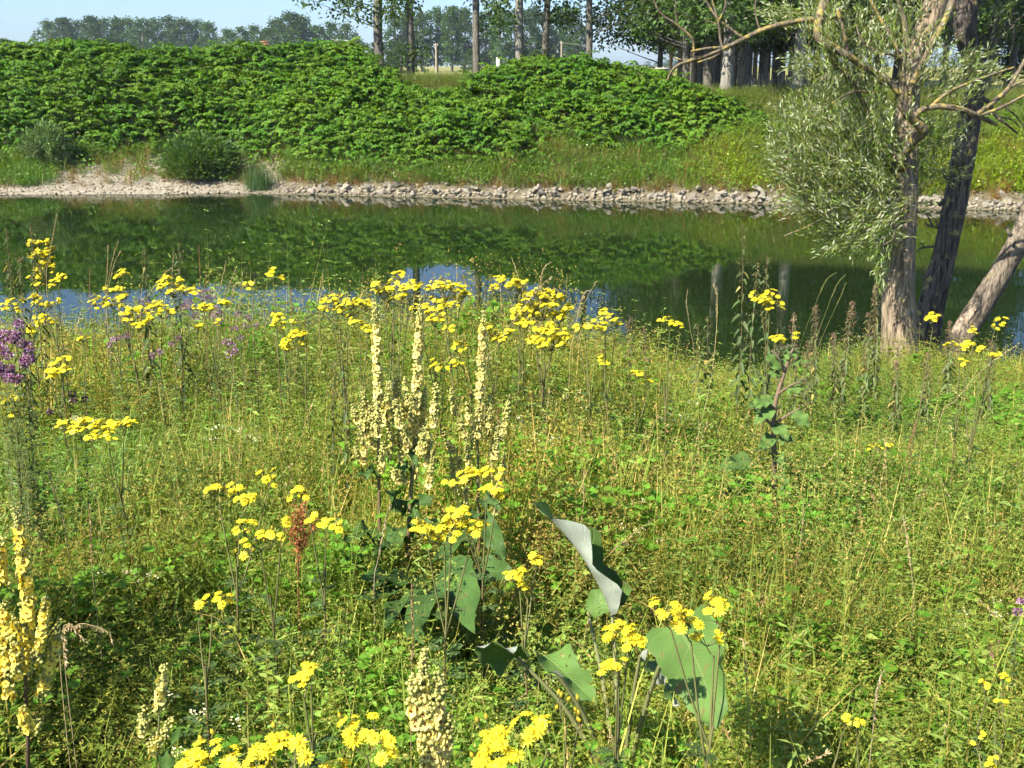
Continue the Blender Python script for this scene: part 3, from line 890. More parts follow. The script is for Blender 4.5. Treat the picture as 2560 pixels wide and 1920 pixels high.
def house(px0, px1, ridge, d, roofmat, chim, label):
    a = at(px0, ridge, d); e = at(px1, ridge, d)
    x0, x1, zr = a[0], e[0], a[2]
    cx = (x0 + x1) / 2; w = x1 - x0; dep = 7.0; eave = zr - 1.9
    o = thing('house', label, 'house', (cx, d, PLAIN))
    mb = MB(); box(mb, (cx, d, (PLAIN + eave) / 2), (w - .4, dep, eave - PLAIN))
    g = np.array([(x0 + .2, d - dep / 2, eave), (x0 + .2, d + dep / 2, eave), (x0 + .2, d, zr - .1)])
    for xx in (x0 + .2, x1 - .2):
        g2 = g.copy(); g2[:, 0] = xx; mb.add(g2, np.array([(0, 1, 2)]))
    part('wall', mb, [M['plaster']], o)
    rf = MB()
    for sgn in (-1, 1):
        v = np.array([(x0, d + sgn * (dep / 2 + .4), eave - .15), (x1, d + sgn * (dep / 2 + .4), eave - .15), (x1, d, zr), (x0, d, zr)])
        rf.add(np.vstack([v, v + (0, 0, .14)]), np.array([(0, 1, 2, 3), (4, 5, 6, 7), (0, 1, 5, 4), (2, 3, 7, 6), (1, 2, 6, 5), (0, 3, 7, 4)]))
    rfo = part('roof', rf, [roofmat], o)
    if chim:
        c = at(chim, ridge - 6, d); mb = MB(); box(mb, (c[0], d + .3, zr + .15), (.8, .7, 1.1)); box(mb, (c[0], d + .3, zr + .74), (.95, .85, .14))
        part('chimney', mb, [M['brick']], rfo)
    for k in range(3):
        xx = x0 + w * (k + .7) / 3.4
        mb = MB(); box(mb, (xx, d - dep / 2 - .02, PLAIN + 1.5), (.9, .08, 1.1)); part('window', mb, [M['glass']], o)
    mb = MB(); box(mb, (x0 + w * .52, d - dep / 2 - .02, PLAIN + 1.0), (.95, .08, 2.0)); part('door', mb, [M['wood']], o)
house(415, 441, 124, 150, M['roof_tile'], None, 'small house with orange tiled roof peeping over the knotweed')
house(615, 705, 119, 150, M['roof_grey'], 661, 'long low house with grey roof and brick chimney behind the knotweed')

def pole(px, top, d, name, label, lamp=False, w=.17, mat='wood', group=None):
    p = at(px, top, d); z0 = zg1(p[0], d)
    o = thing(name, label, 'pole', (p[0], d, z0), group)
    mb = MB(); tube(mb, [(p[0], d, z0 - .3), (p[0], d, z0 + (p[2] - z0) * .5), (p[0], d, p[2])], [w * .6, w * .5, w * .42], 8)
    part('post', mb, [M[mat]], o)
    mb = MB()
    if lamp:
        tube(mb, spline([(p[0], d, p[2] - .3), (p[0] - .6, d, p[2] + .15), (p[0] - 1.5, d, p[2] + .25)], 4), .05, 6)
        arm = part('arm', mb, [M['metal']], o)
        mb = MB(); tube(mb, [(p[0] - 1.4, d, p[2] + .25), (p[0] - 1.7, d, p[2] + .27), (p[0] - 2.2, d, p[2] + .24)], [.07, .13, .08], 8); part('lamp_head', mb, [M['metal']], arm)
    else:
        box(mb, (p[0], d, p[2] - .12), (.30, .07, .06)); arm = part('bracket', mb, [M[mat]], o)
        for q_ in (-.12, .12):
            mb = MB(); tube(mb, [(p[0] + q_, d, p[2] - .19), (p[0] + q_, d, p[2] - .1), (p[0] + q_, d, p[2] - .03)], [.03, .05, .02], 6); part('insulator', mb, [M['concrete']], arm)
    return p
pole(893, 108, 100, 'street_lamp', 'street lamp with short arm behind the knotweed, left of the poplars', True)
pole(818, 111, 120, 'utility_pole', 'thin wooden pole over the knotweed left of the street lamp')
pole(756, 116, 125, 'utility_pole', 'leftmost short pole in front of the round tree')
pole(1090, 108, 90, 'utility_pole', 'wooden utility pole left of the lone dark poplar trunk')
pA = pole(1404, 104, 110, 'utility_pole', 'utility pole between two poplar trunks right of centre')
pB = pole(2160, 112, 140, 'utility_pole', 'utility pole hidden behind the willow on the right')
mb = MB()
t = np.linspace(0, 1, 40)[:, None]
w_ = (pA - (0, 0, .1)) * (1 - t) + (pB - (0, 0, .1)) * t; w_[:, 2] -= 1.0 * (4 * t * (1 - t))[:, 0]
tube(mb, w_, .022, 4)
o = struct('overhead_wire', mb, [M['metal']]); del o['kind']; tag(o, 'thin overhead wire crossing the gap of sky beside the grove', 'wire')

p = at(1245, 147, 50); z0 = zg1(p[0], 50)
o = thing('marker_post', 'white and red marker post on the levee left of the pale poplar', 'post', (p[0], 50, z0))
M['white_paint'] = solid('white_paint', (.75, .73, .70), .6, .1, 6); M['red_paint'] = solid('red_paint', (.50, .06, .05), .6, .15, 6)
mb = MB(); box(mb, (p[0], 50, (z0 - .2 + p[2]) / 2), (.14, .12, p[2] - z0 + .2)); box(mb, (p[0], 50, p[2] + .03), (.16, .14, .05)); part('post', mb, [M['white_paint']], o)
mb = MB(); box(mb, (p[0], 50, z0 + (p[2] - z0) * .42), (.15, .13, .12)); part('red_band', mb, [M['red_paint']], o)

a = at(1641, 180, 47); e = at(1668, 180, 47)
o = thing('concrete_block', 'low concrete block wall behind the knotweed mound at the grove edge', 'wall', ((a[0] + e[0]) / 2, 47, zg1(a[0], 47)))
mb = MB(); box(mb, ((a[0] + e[0]) / 2, 47, a[2] - .5), (e[0] - a[0], .7, 1.2)); part('block', mb, [M['concrete']], o)
mb = MB(); box(mb, ((a[0] + e[0]) / 2, 47, a[2] + .13), (e[0] - a[0] + .08, .8, .08)); part('coping', mb, [M['concrete']], o)

fx0 = at(1870, 200, 55)[0]
o = thing('field_fence', 'low wooden post fence along the field under the grove', 'fence', (fx0, 55, zg1(fx0, 55)))
fp = [at(px, 200, 55)[0] for px in (1872, 1880, 1898, 1906, 1922, 1930, 1946, 1956, 1966, 2018, 2034, 2048, 2066, 2084)]
for x in fp:
    z0 = zg1(x, 55); mb = MB(); tube(mb, [(x, 55, z0 - .2), (x, 55, z0 + .4), (x, 55, z0 + .85 + .15 * rng.random())], [.06, .05, .045], 6, rough=.1); part('post', mb, [M['wood']], o)
for hgt in (.35, .65):
    mb = MB(); tube(mb, [(x, 55, zg1(x, 55) + hgt) for x in fp], .008, 4); part('wire', mb, [M['metal']], o)

# ------------------------------------------------------------------ shrubs on the far shore
def shrub(name, label, cpx, d, wpx, hpx, col, lean=0.0, leaf=.09, n=5200, shape='lance', wr=.28):
    c = at(cpx[0], cpx[1], d)
    k = mpp(d); rx = wpx * k / 2; rz = hpx * k / 2
    z0 = zg1(c[0], d)
    o = thing(name, label, 'shrub', (c[0], d, z0))
    st = MB(); lf = MB()
    K = 46
    dd = rdir(K, .25); dd[:, 1] -= .1
    tips = c + dd * (rx, rx * .8, rz) * (.55 + .5 * rng.random((K, 1)))
    tips[:, 2] = np.maximum(tips[:, 2], z0 + .15)
    for t_ in tips:
        tube(st, spline([(c[0] + rng.normal() * .12, d + rng.normal() * .12, z0 - .05), (c[0] + (t_[0] - c[0]) * .4, d + (t_[1] - d) * .4, z0 + (t_[2] - z0) * .55), t_], 3), np.linspace(.02, .004, 7), 4, cap=False)
    per = n // K
    p = np.repeat(tips, per, 0) + rng.normal(size=(K * per, 3)) * .22 * rx
    p[:, 2] = np.maximum(p[:, 2], z0 + .05)
    dr = norm(p - (c - (0, 0, rz * .6)) + rng.normal(size=p.shape) * .45)
    cc = np.repeat(jit(col, K, .25, .1), per, 0) * (1 + .3 * (rng.random((K * per, 1)) - .5))
    leaves(lf, p, dr, rdir(len(p), .6), leaf * (.6 + .8 * rng.random(len(p))), leaf * wr * (.7 + .6 * rng.random(len(p))), cc, shape, .15)
    part('stems', st, [M['far_bark']], o); part('foliage', lf, [M['leaf']], o)
shrub('willow_shrub', 'rounded grey-green willow shrub at the far shore, leftmost of the bushes', (118, 372), 41.2, 80, 90, (.16, .25, .085), leaf=.15, n=7000)
shrub('green_shrub', 'wide dark green shrub beside the gravel bay on the far shore', (505, 415), 40.6, 165, 80, (.085, .16, .03), leaf=.15, n=9000, wr=.5)
shrub('small_shrub', 'low dark green bush between willow shrub and gravel bay', (225, 400), 42.2, 80, 60, (.11, .20, .03), leaf=.1, n=3000, wr=.5)
c = at(648, 465, 39.0)
o = thing('grass_tussock', 'upright blue-green grass tussock on the far shore right of the wide shrub', 'grass tussock', (c[0], 39.0, zg1(c[0], 39.0)))
mb = MB(); n = 420
b_ = np.stack([c[0] + rng.normal(size=n) * .22, 39 + rng.normal(size=n) * .2, np.full(n, zg1(c[0], 39.0) - .03)], 1)
blades(mb, b_, rng.random(n) * 6.28, np.abs(rng.normal(size=n)) * .25, .55 + .5 * rng.random(n), np.full(n, .014), jit((.09, .18, .06), n, .25, .1), 4, .7)
part('blades', mb, [M['leaf']], o)

# ------------------------------------------------------------------ willows on the near bank
M['willow_bark'] = bark('willow_bark', (.37, .29, .20), (.11, .085, .055), .05, 1.5, (.34, .29, .09), .02)
M['willow_dead'] = bark('weathered_trunk', (.17, .14, .115), (.035, .03, .025), .16, 1.3, (.33, .29, .11), .025)
M['bare_wood'] = bark('bare_wood', (.55, .44, .32), (.34, .24, .16), 0, 1.6)
M['lichen_bark'] = bark('lichen_bark', (.20, .165, .11), (.075, .06, .04), .34, 1.6, (.30, .235, .07), .015)
M['willow_leaf'] = foliage('willow_leaf', .30, .5, .3)
D1 = 10.5

def limb(mb, rows, sides=9, n=6, d0=D1, **kw):
    """rows: (px, py, radius_px[, depth offset])"""
    q_ = []
    for r in rows:
        dd = d0 + (r[3] if len(r) > 3 else 0)
        p = at(r[0], r[1], dd); q_.append((*p, r[2] * mpp(dd)))
    s = spline(np.array(q_), n)
    tube(mb, s[:, :3], s[:, 3], sides, **kw)
    return s

b0 = at(2248, 905, D1); b0[2] = zg1(b0[0], D1)
wil = thing('willow_tree', 'large willow with pale furrowed trunk and bushy grey-green crown by the water', 'tree', b0)
mb = MB()
limb(mb, [(2250, 935, 56), (2250, 890, 48), (2248, 830, 42), (2246, 740, 39), (2248, 640, 37), (2256, 550, 33), (2262, 480, 30), (2262, 400, 29, .05), (2264, 300, 28, .15), (2280, 170, 27, .2), (2318, 70, 27, .2), (2352, -30, 26, .2), (2380, -140, 24, .2), (2420, -330, 18, .2), (2440, -520, 10, .1)], 20, 7, rough=.05, ridges=6)
trunk = part('trunk', mb, [M['willow_bark']], wil, True)
mb = MB()
limb(mb, [(2258, 420, 13, -.05), (2258, 392, 12, -.25), (2285, 350, 12, -.4), (2309, 328, 12, -.5), (2285, 300, 12, -.55), (2262, 275, 11, -.6), (2259, 240, 11, -.6), (2260, 225, 11, -.6)], 10, rough=.1)
limb(mb, [(2260, 236, 10, -.6), (2246, 226, 10, -.6), (2215, 198, 9, -.6), (2152, 160, 9, -.65), (2118, 139, 9, -.7), (2088, 121, 11, -.7), (2052, 100, 11, -.7), (2045, 60, 10, -.7), (2060, 10, 11, -.6), (2090, -60, 12, -.5), (2150, -160, 12, -.3), (2240, -220, 13, 0), (2330, -80, 14, .2)], 9, rough=.1)
limb(mb, [(2062, 104, 10, -.7), (2091, 160, 9, -.5), (2121, 194, 8, -.4), (2150, 240, 6, -.3), (2175, 290, 4, -.2)], 8, rough=.12)
limb(mb, [(2260, 228, 8, -.6), (2257, 170, 7, -.6), (2264, 115, 7, -.6), (2262, 60, 6, -.6), (2246, 0, 5, -.6), (2235, -70, 4, -.6)], 8, rough=.12)
limb(mb, [(2270, 236, 7, -.6), (2290, 190, 8, -.55), (2310, 155, 8, -.5), (2335, 100, 8, -.4), (2365, 45, 8, -.3), (2383, -10, 9, -.2), (2395, -90, 9, -.1)], 8, rough=.12)
limb(mb, [(2283, 292, 7, -.57), (2310, 272, 7, -.6), (2350, 266, 7, -.65), (2400, 273, 7, -.65), (2445, 290, 6, -.6), (2492, 312, 4, -.5)], 8, rough=.15)
limb(mb, [(2440, 288, 6, -.6), (2490, 250, 6, -.55), (2520, 222, 5, -.5), (2545, 180, 5, -.45), (2575, 130, 4, -.4)], 7, rough=.15)
limb(mb, [(2452, 288, 4, -.6), (2500, 270, 4, -.6), (2550, 244, 3.5, -.6), (2600, 215, 3, -.6)], 6, rough=.15)
limb(mb, [(2500, 240, 4, -.5), (2530, 215, 3.5, -.5), (2600, 190, 3, -.5)], 6)
limb(mb, [(2325, 268, 5, -.62), (2365, 235, 4.5, -.65), (2410, 212, 4, -.7), (2470, 190, 3, -.7), (2535, 168, 2, -.7)], 6, rough=.15)
limb(mb, [(2255, 148, 5, -.6), (2230, 95, 5, -.55), (2200, 45, 4, -.5), (2178, 0, 4, -.5), (2165, -60, 3, -.5)], 6)
limb(mb, [(2258, 150, 4, -.6), (2225, 135, 3.5, -.7), (2190, 132, 3, -.7), (2152, 95, 2.5, -.7), (2140, 60, 2, -.7)], 6)
limb(mb, [(2190, 232, 3, -.6), (2140, 228, 3, -.7), (2110, 240, 2.5, -.75), (2080, 258, 2, -.8)], 5)
limb(mb, [(2092, 20, 5, -.65), (2110, 80, 4, -.7), (2118, 139, 5, -.7)], 6)
part('lichen_limbs', mb, [M['lichen_bark']], trunk, True)
# long bare branch reaching left over the river
mb = MB()
limb(mb, [(2100, 30, 7, -.6), (2078, 41, 6.5, -.6), (1988, 54, 6, -.65), (1912, 73, 6, -.7), (1858, 98, 5.5, -.75), (1815, 119, 5, -.8), (1760, 141, 4.5, -.8), (1701, 160, 4, -.8), (1679, 179, 3, -.8), (1668, 200, 2, -.8)], 8, rough=.16)
for rows in ([(1815, 119, 4, -.8), (1775, 120, 3.5, -.82), (1728, 128, 2.5, -.85)], [(1810, 122, 4, -.8), (1785, 142, 3.5, -.8), (1744, 156, 2.5, -.8)], [(1712, 152, 3, -.8), (1684, 145, 2, -.8)],
             [(1856, 95, 4, -.75), (1830, 75, 3.5, -.75), (1804, 56, 3.5, -.75), (1777, 22, 3, -.7), (1750, -30, 2.5, -.7)],
             [(1806, 118, 3, -.8), (1801, 98, 3, -.8), (1796, 54, 2.5, -.8), (1786, 20, 2.5, -.8), (1770, -30, 2, -.8)], [(1796, 54, 2, -.8), (1812, 20, 2, -.8), (1815, -20, 1.5, -.8)], [(1798, 62, 1.8, -.8), (1780, 56, 1.6, -.8), (1762, 50, 1.2, -.8)],
             [(1735, 150, 3, -.8), (1730, 97, 3, -.8), (1690, 60, 3, -.8), (1657, 38, 2.5, -.8), (1636, 5, 2, -.8), (1625, -40, 1.5, -.8)], [(1695, 62, 2, -.8), (1689, 30, 2, -.8), (1690, -30, 1.5, -.8)],
             [(1899, 73, 2.2, -.7), (1889, 33, 2, -.7), (1890, -30, 1.6, -.7)], [(2020, 48, 3, -.65), (2050, 90, 3, -.6), (2062, 104, 3, -.6)]):
    limb(mb, rows, 6, 4, rough=.15)
part('bare_branch', mb, [M['lichen_bark']], trunk, True)
# leafy twigs
def willow_twigs(blobs, d0=D1):
    tw = MB(); lf = MB()
    for (cx, cy, rx, ry, off, dep, cnt, ang, L) in blobs:
        for i in range(cnt):
            while True:
                u = rng.uniform(-1, 1, 3)
                if u @ u < 1: break
            dd = d0 + off + u[2] * dep
            p = at(cx + u[0] * rx, cy + u[1] * ry, dd)
            a = R(ang) + rng.normal() * .45
            d = np.array((math.cos(a), rng.normal() * .35 - .1, math.sin(a))); d = norm(d)
            n = int(rng.integers(11, 19)); Lt = L * (.7 + .6 * rng.random())
            t = np.linspace(0, 1, n)
            ax = p + np.outer(t - .6, d) * Lt + np.outer(t * t, (0, 0, -.10 * Lt))
            tube(tw, ax[::4], .0015, 3, (1.0, .95, .5), cap=False)
            spin = np.arange(n) * 2.4 + rng.random() * 6
            fr = frame_to(d)
            rad = np.outer(np.cos(spin), fr[:, 0]) + np.outer(np.sin(spin), fr[:, 1])
            ld = norm(d * (.95 + .25 * rng.random((n, 1))) + rad * .62)
            nr = np.cross(ld, np.cross(rad, ld)) * 1.0 + rng.normal(size=(n, 3)) * .4
            base = jit((.175, .26, .05), 1, .28, .08)
            pale = rng.random((n, 1)) < .38
            c = np.where(pale, jit((.40, .44, .27), n, .2, .04), base * (1 + .4 * (rng.random((n, 1)) - .5)))
            s_ = np.interp(t, [0, .5, 1], [.8, 1.0, .7])
            leaves(lf, ax, ld, nr,   .070 * s_ * (.75 + .5 * rng.random(n)), .0118 * (.8 + .5 * rng.random(n)), c, 'lance', .1, .08)
    return tw, lf
blobs = [(2060, 370, 140, 150, -.1, .55, 400, 118, .42), (2140, 300, 110, 90, -.2, .5, 150, 100, .42), (1985, 380, 60, 110, -.2, .4, 90, 120, .45), (2165, 450, 95, 110, -.15, .5, 190, 120, .36),
         (2060, 500, 120, 55, -.1, .5, 130, 150, .36), (2190, 560, 75, 70, -.25, .4, 130, 200, .34), (2110, 590, 75, 40, -.15, .35, 60, 200, .34), (2208, 620, 26, 50, -.45, .15, 16, 250, .22), (2195, 690, 18, 45, -.45, .1, 7, 265, .2),
         (2120, 190, 100, 70, -.1, .5, 110, 90, .4), (2150, 60, 140, 80, 0, .6, 120, 80, .4), (2060, 20, 60, 40, -.2, .5, 46, 110, .38), (1950, 30, 60, 30, -.3, .4, 30, 160, .34), (2010, 160, 50, 30, -.2, .4, 30, 150, .34),
         (2330, 190, 80, 70, .1, .4, 50, 70, .4), (2350, 330, 70, 50, .1, .4, 60, 60, .36), (2290, 380, 60, 70, .2, .4, 70, 90, .36), (2430, 150, 70, 40, .1, .4, 40, 40, .36), (2480, 190, 50, 30, 0, .3, 14, 30, .34), (2380, 430, 50, 30, .3, .3, 16, 20, .34),
         (2250, 30, 70, 60, 0, .5, 36, 90, .4), (2110, 170, 120, 60, -.85, .15, 20, 95, .36), (2200, 90, 110, 70, -.8, .2, 24, 80, .36), (2230, 260, 70, 50, -.85, .15, 8, 90, .34), (2060, 60, 70, 50, -.9, .2, 16, 110, .36), (2340, 110, 60, 70, -.6, .2, 14, 75, .36), (2240, 350, 50, 60, -.8, .15, 10, 110, .32), (2390, 220, 60, 40, -.85, .15, 6, 40, .32), (2200, -180, 300, 130, .1, .9, 170, 90, .45), (2420, -320, 260, 160, .2, 1.0, 150, 80, .45), (2300, 470, 30, 60, .1, .3, 16, 60, .34)]
tw, lf = willow_twigs(blobs)
cr_ = part('crown', lf, [M['willow_leaf']], wil)
part('twigs', tw, [M['lichen_bark']], cr_)
# fallen-looking hooked twig under the crown
mb = MB()
limb(mb, [(2235, 615, 3, -.45), (2205, 615, 3, -.5), (2185, 595, 2.5, -.5), (2175, 570, 2, -.5)], 5); part('dead_twig', mb, [M['lichen_bark']], trunk); mb = MB(); limb(mb, [(2205, 615, 3, -.5), (2230, 600, 2.5, -.52), (2237, 580, 2, -.5)], 5)
part('dead_twig', mb, [M['lichen_bark']], trunk); mb = MB(); limb(mb, [(1960, 590, 2, -.3), (2010, 570, 2, -.3), (2060, 545, 2.5, -.3)], 5)
part('dead_twig', mb, [M['lichen_bark']], trunk)

# dark weathered trunk behind
D2 = 11.3
b2_ = at(2312, 860, D2); b2_[2] = zg1(b2_[0], D2)
w2 = thing('weathered_willow', 'dark half-dead willow trunk with a bare stripe, leaning right behind the large willow', 'tree', b2_)
mb = MB()
S = limb(mb, [(2300, 900, 40), (2312, 840, 36), (2326, 778, 32), (2340, 715, 30), (2358, 648, 28), (2373, 580, 27), (2386, 518, 27), (2400, 440, 26), (2417, 340, 25), (2432, 260, 22), (2438, 200, 20), (2428, 140, 21), (2413, 80, 25), (2416, 20, 27), (2430, -60, 26), (2450, -200, 20), (2480, -420, 11)], 18, 7, d0=D2, rough=.08, ridges=5)
tr2 = part('trunk', mb, [M['willow_dead']], w2, True)
# bark-free stripe, lying on the sunny side
mb = MB()
rows = [(2398, 528, 2), (2394, 560, 9), (2388, 590, 9), (2380, 620, 9), (2374, 645, 8), (2366, 662, 2)]
q_ = []
for (px, py, r) in rows:
    p = at(px, py, D2 - 26 * mpp(D2) * .80)
    q_.append((p, r * mpp(D2)))
v = []
for p, r in q_:
    v += [p + (-r, .012, 0), p + (0, -.012, 0), p + (r, .012, 0)]
f = []
for i in range(len(q_) - 1):
    for k in range(2): f.append((i * 3 + k, i * 3 + k + 1, i * 3 + k + 4, i * 3 + k + 3))
mb.add(v, np.array(f))
part('bare_stripe', mb, [M['bare_wood']], tr2, True)
mb = MB()
for rows in ([(2355, 570, 5), (2338, 568, 4), (2318, 562, 2.5), (2312, 555, 1.5)], [(2332, 566, 3), (2322, 545, 2), (2315, 535, 1.2)], [(2345, 566, 2.5), (2338, 550, 1.5), (2330, 545, 1)], [(2335, 617, 3.5), (2315, 618, 2.5), (2300, 622, 2), (2290, 632, 1.2)], [(2312, 618, 2), (2300, 605, 1.2)],
             [(2372, 450, 6), (2362, 440, 5), (2362, 425, 4)], [(2360, 500, 7), (2348, 515, 4)], [(2320, 690, 6), (2306, 695, 3)],
             [(2445, 240, 6), (2470, 255, 5), (2490, 290, 4), (2515, 310, 3), (2545, 335, 2)], [(2490, 290, 3), (2530, 300, 2), (2550, 320, 1.5)], [(2445, 190, 5), (2470, 120, 4), (2500, 40, 3), (2515, -30, 2)], [(2455, 150, 4), (2480, 60, 3), (2492, 0, 2)], [(2440, 170, 4), (2490, 110, 3), (2540, 20, 2)], [(2480, 90, 2.5), (2530, 60, 2), (2570, 30, 1.5)], [(2432, 160, 8), (2450, 175, 6), (2462, 162, 5)], [(2520, 30, 2), (2535, 80, 2), (2528, 130, 1.5)],
             [(2500, 260, 2), (2540, 290, 2), (2565, 330, 1.5)]):
    mb = MB(); limb(mb, rows, 6, 4, d0=D2, rough=.15); part('dead_branch', mb, [M['willow_dead']], tr2, True)
tw, lf = willow_twigs([(2440, -150, 120, 80, 0, .8, 90, 80, .42), (2500, -350, 180, 130, 0, .9, 120, 80, .45), (2500, 40, 60, 50, 0, .3, 14, 70, .3)], D2)
c2_ = part('crown', lf, [M['willow_leaf']], w2); part('twigs', tw, [M['lichen_bark']], c2_)

D3 = 10.9
b3_ = at(2376, 890, D3); b3_[2] = zg1(b3_[0], D3)
w3 = thing('leaning_willow', 'bare grey willow trunk leaning strongly right at the picture edge', 'tree', b3_)
mb = MB()
limb(mb, [(2360, 915, 38), (2380, 880, 34), (2412, 828, 30), (2445, 775, 29), (2478, 722, 28), (2512, 665, 27), (2545, 605, 26), (2572, 545, 26, .05), (2600, 470, 25, .1), (2640, 360, 23, .1), (2690, 220, 20, .1), (2740, 60, 15, .1), (2780, -120, 8, .1)], 18, 7, d0=D3, rough=.07, ridges=6)
M['lean_bark'] = bark('grey_willow_bark', (.26, .215, .16), (.07, .055, .04), .10, 1.5, (.26, .22, .08), .03)
tr3 = part('trunk', mb, [M['lean_bark']], w3, True)
mb = MB()
rows = [(2385, 850, 6), (2397, 828, 15), (2415, 805, 18), (2432, 785, 12), (2445, 765, 3)]
v = []
for (px, py, r) in rows:
    p = at(px, py, D3 - 30 * mpp(D3) * .86); r *= mpp(D3)
    v += [p + (-r * .9, .03, r * .45), p + (0, -.012, 0), p + (r * .9, .03, -r * .45)]
f = [(i * 3 + k, i * 3 + k + 1, i * 3 + k + 4, i * 3 + k + 3) for i in range(len(rows) - 1) for k in range(2)]
mb.add(v, np.array(f)); part('bare_patch', mb, [M['bare_wood']], tr3, True)
mb = MB()
limb(mb, [(2528, 590, 5), (2518, 575, 4), (2522, 565, 3)], 6, 4, d0=D3 - .2); part('dead_branch', mb, [M['lean_bark']], tr3, True); mb = MB(); limb(mb, [(2700, 180, 8), (2660, 60, 6), (2640, -60, 4)], 6, 4, d0=D3)
part('dead_branch', mb, [M['lean_bark']], tr3, True)
tw, lf = willow_twigs([(2720, -60, 120, 120, 0, .7, 90, 80, .42)], D3)
c3_ = part('crown', lf, [M['willow_leaf']], w3); part('twigs', tw, [M['lichen_bark']], c3_)

# ------------------------------------------------------------------ meadow (uncountable low plants)

def p_grass(n=22, L=.36, W=.0048, col=(.115, .165, .030), straw=.09, curl=1.0, seg=3):
    mb = MB()
    b_ = np.concatenate([rng.normal(size=(n, 2)) * .05, np.zeros((n, 1))], 1)
    c = jit(col, n, .3, .12)
    dry = rng.random(n) < straw
    c[dry] = jit((.40, .32, .14), int(dry.sum()), .2, .05)
    blades(mb, b_, rng.random(n) * 6.28, np.abs(rng.normal(size=n)) * .3, L * (.45 + .75 * rng.random(n)), W * (.7 + .7 * rng.random(n)), c, seg, curl)
    return mb
def p_bedstraw(n=7, H=.36, col=(.115, .165, .032), tipc=(.165, .185, .05), tips=14, gap=.03, leaf=.015, w=5):
    mb = MB()
    for i in range(n):
        a = rng.random() * 6.28; ln = .15 + .5 * rng.random(); h = H * (.55 + .65 * rng.random())
        b_ = np.array((rng.normal() * .055, rng.normal() * .055, 0))
        e = b_ + np.array((math.cos(a) * ln * h, math.sin(a) * ln * h, h))
        leaves(mb, b_[None], (e - b_)[None], (math.cos(a + 1), math.sin(a + 1), 0.), np.array([np.linalg.norm(e - b_)]), .0028, np.asarray(col) * .9, 'lance', 0)
        k = max(3, int(h / gap))
        tt = np.repeat(np.linspace(.12, .97, k), w)
        pos = b_ + np.outer(tt, e - b_)
        d = np.concatenate([rng.normal(size=(k * w, 2)), .35 * np.ones((k * w, 1))], 1)
        leaves(mb, pos, d, rdir(k * w, 1), leaf * (.6 + .8 * rng.random(k * w)), leaf * .36, jit(col, k * w, .3, .12), 'tri')
        pos = e + rng.normal(size=(tips, 3)) * (.026, .026, .034)
        leaves(mb, pos, rdir(tips), rdir(tips), leaf * .45 * (.6 + .9 * rng.random(tips)), leaf * .34, jit(tipc, tips, .35, .12), 'tri')
    return mb
def p_forb(n=5, H=.34, leaf=.042, wr=.32, col=(.085, .150, .030), tilt=.35, pairs=8, shape='lance'):
    mb = MB()
    for i in range(n):
        a = rng.random() * 6.28; h = H * (.55 + .6 * rng.random()); ln = tilt * rng.random()
        b_ = np.array((rng.normal() * .05, rng.normal() * .05, 0)); e = b_ + np.array((math.cos(a) * ln * h, math.sin(a) * ln * h, h))
        leaves(mb, b_[None], (e - b_)[None], (math.cos(a), math.sin(a), .2), np.array([np.linalg.norm(e - b_)]), .004, (.15, .14, .05), 'lance', 0)
        t = np.repeat(np.linspace(.12, 1, pairs), 2); m_ = len(t)
        pos = b_ + np.outer(t, e - b_)
        az = np.repeat(np.arange(pairs) * 1.57 + rng.random() * 3, 2) + np.tile([0, np.pi], pairs)
        d = np.stack([np.cos(az), np.sin(az), .45 - .5 * rng.random(m_)], 1)
        sz = np.interp(t, [0, .5, 1], [1, 1, .45])
        leaves(mb, pos, d, np.stack([0 * t, 0 * t, 1 + 0 * t], 1) + rng.normal(size=(m_, 3)) * .35, leaf * sz * (.7 + .5 * rng.random(m_)), leaf * wr * sz * (.8 + .4 * rng.random(m_)), jit(col, m_, .28, .12), shape, .12, .2)
    return mb
def p_fern(n=6, L=.2, col=(.09, .155, .035)):
    mb = MB()
    for i in range(n):
        a = rng.random() * 6.28; t = np.linspace(0, 1, 8)
        el = .5 + .6 * rng.random(); l = L * (.6 + .6 * rng.random())
        d0 = np.array((math.cos(a) * math.cos(el), math.sin(a) * math.cos(el), math.sin(el)))
        ax = np.outer(t, d0) * l + np.outer(t * t, (0, 0, -.35 * l)) + (0, 0, .06 + .12 * rng.random())
        sd = np.array((-math.sin(a), math.cos(a), 0))
        pos = np.repeat(ax[1:], 2, 0); sg = np.tile([1, -1], 7)[:, None]
        d = norm(d0 * .5 + sd * sg + rng.normal(size=(14, 3)) * .15)
        sz = np.repeat(np.interp(t[1:], [0, .4, 1], [.5, 1, .35]), 2)
        leaves(mb, pos, d, (0, 0, 1) + rng.normal(size=(14, 3)) * .25, .055 * sz * l / L, .015 * sz, jit(col, 14, .2, .1), 'lance', .1, .15)
    return mb
def p_clover(n=70, col=(.085, .18, .025), sz=.020):
    mb = MB()
    p = np.stack([rng.normal(size=n) * .09, rng.normal(size=n) * .09, .06 + .26 * rng.random(n)], 1)
    az = rng.random(n) * 6.28
    for k in range(3):
        d = np.stack([np.cos(az + k * 2.1), np.sin(az + k * 2.1), .1 + 0 * az], 1)
        leaves(mb, p, d, (0, 0, 1) + rng.normal(size=(n, 3)) * .45, sz, sz * 1.1, jit(col, n, .25, .1), 'lance', .1)
    b_ = p * (.5, .5, 0)
    leaves(mb, b_, p - b_, (1, 0, 0), np.linalg.norm(p - b_, axis=1), .0025, np.asarray(col) * .9, 'tri')
    return mb
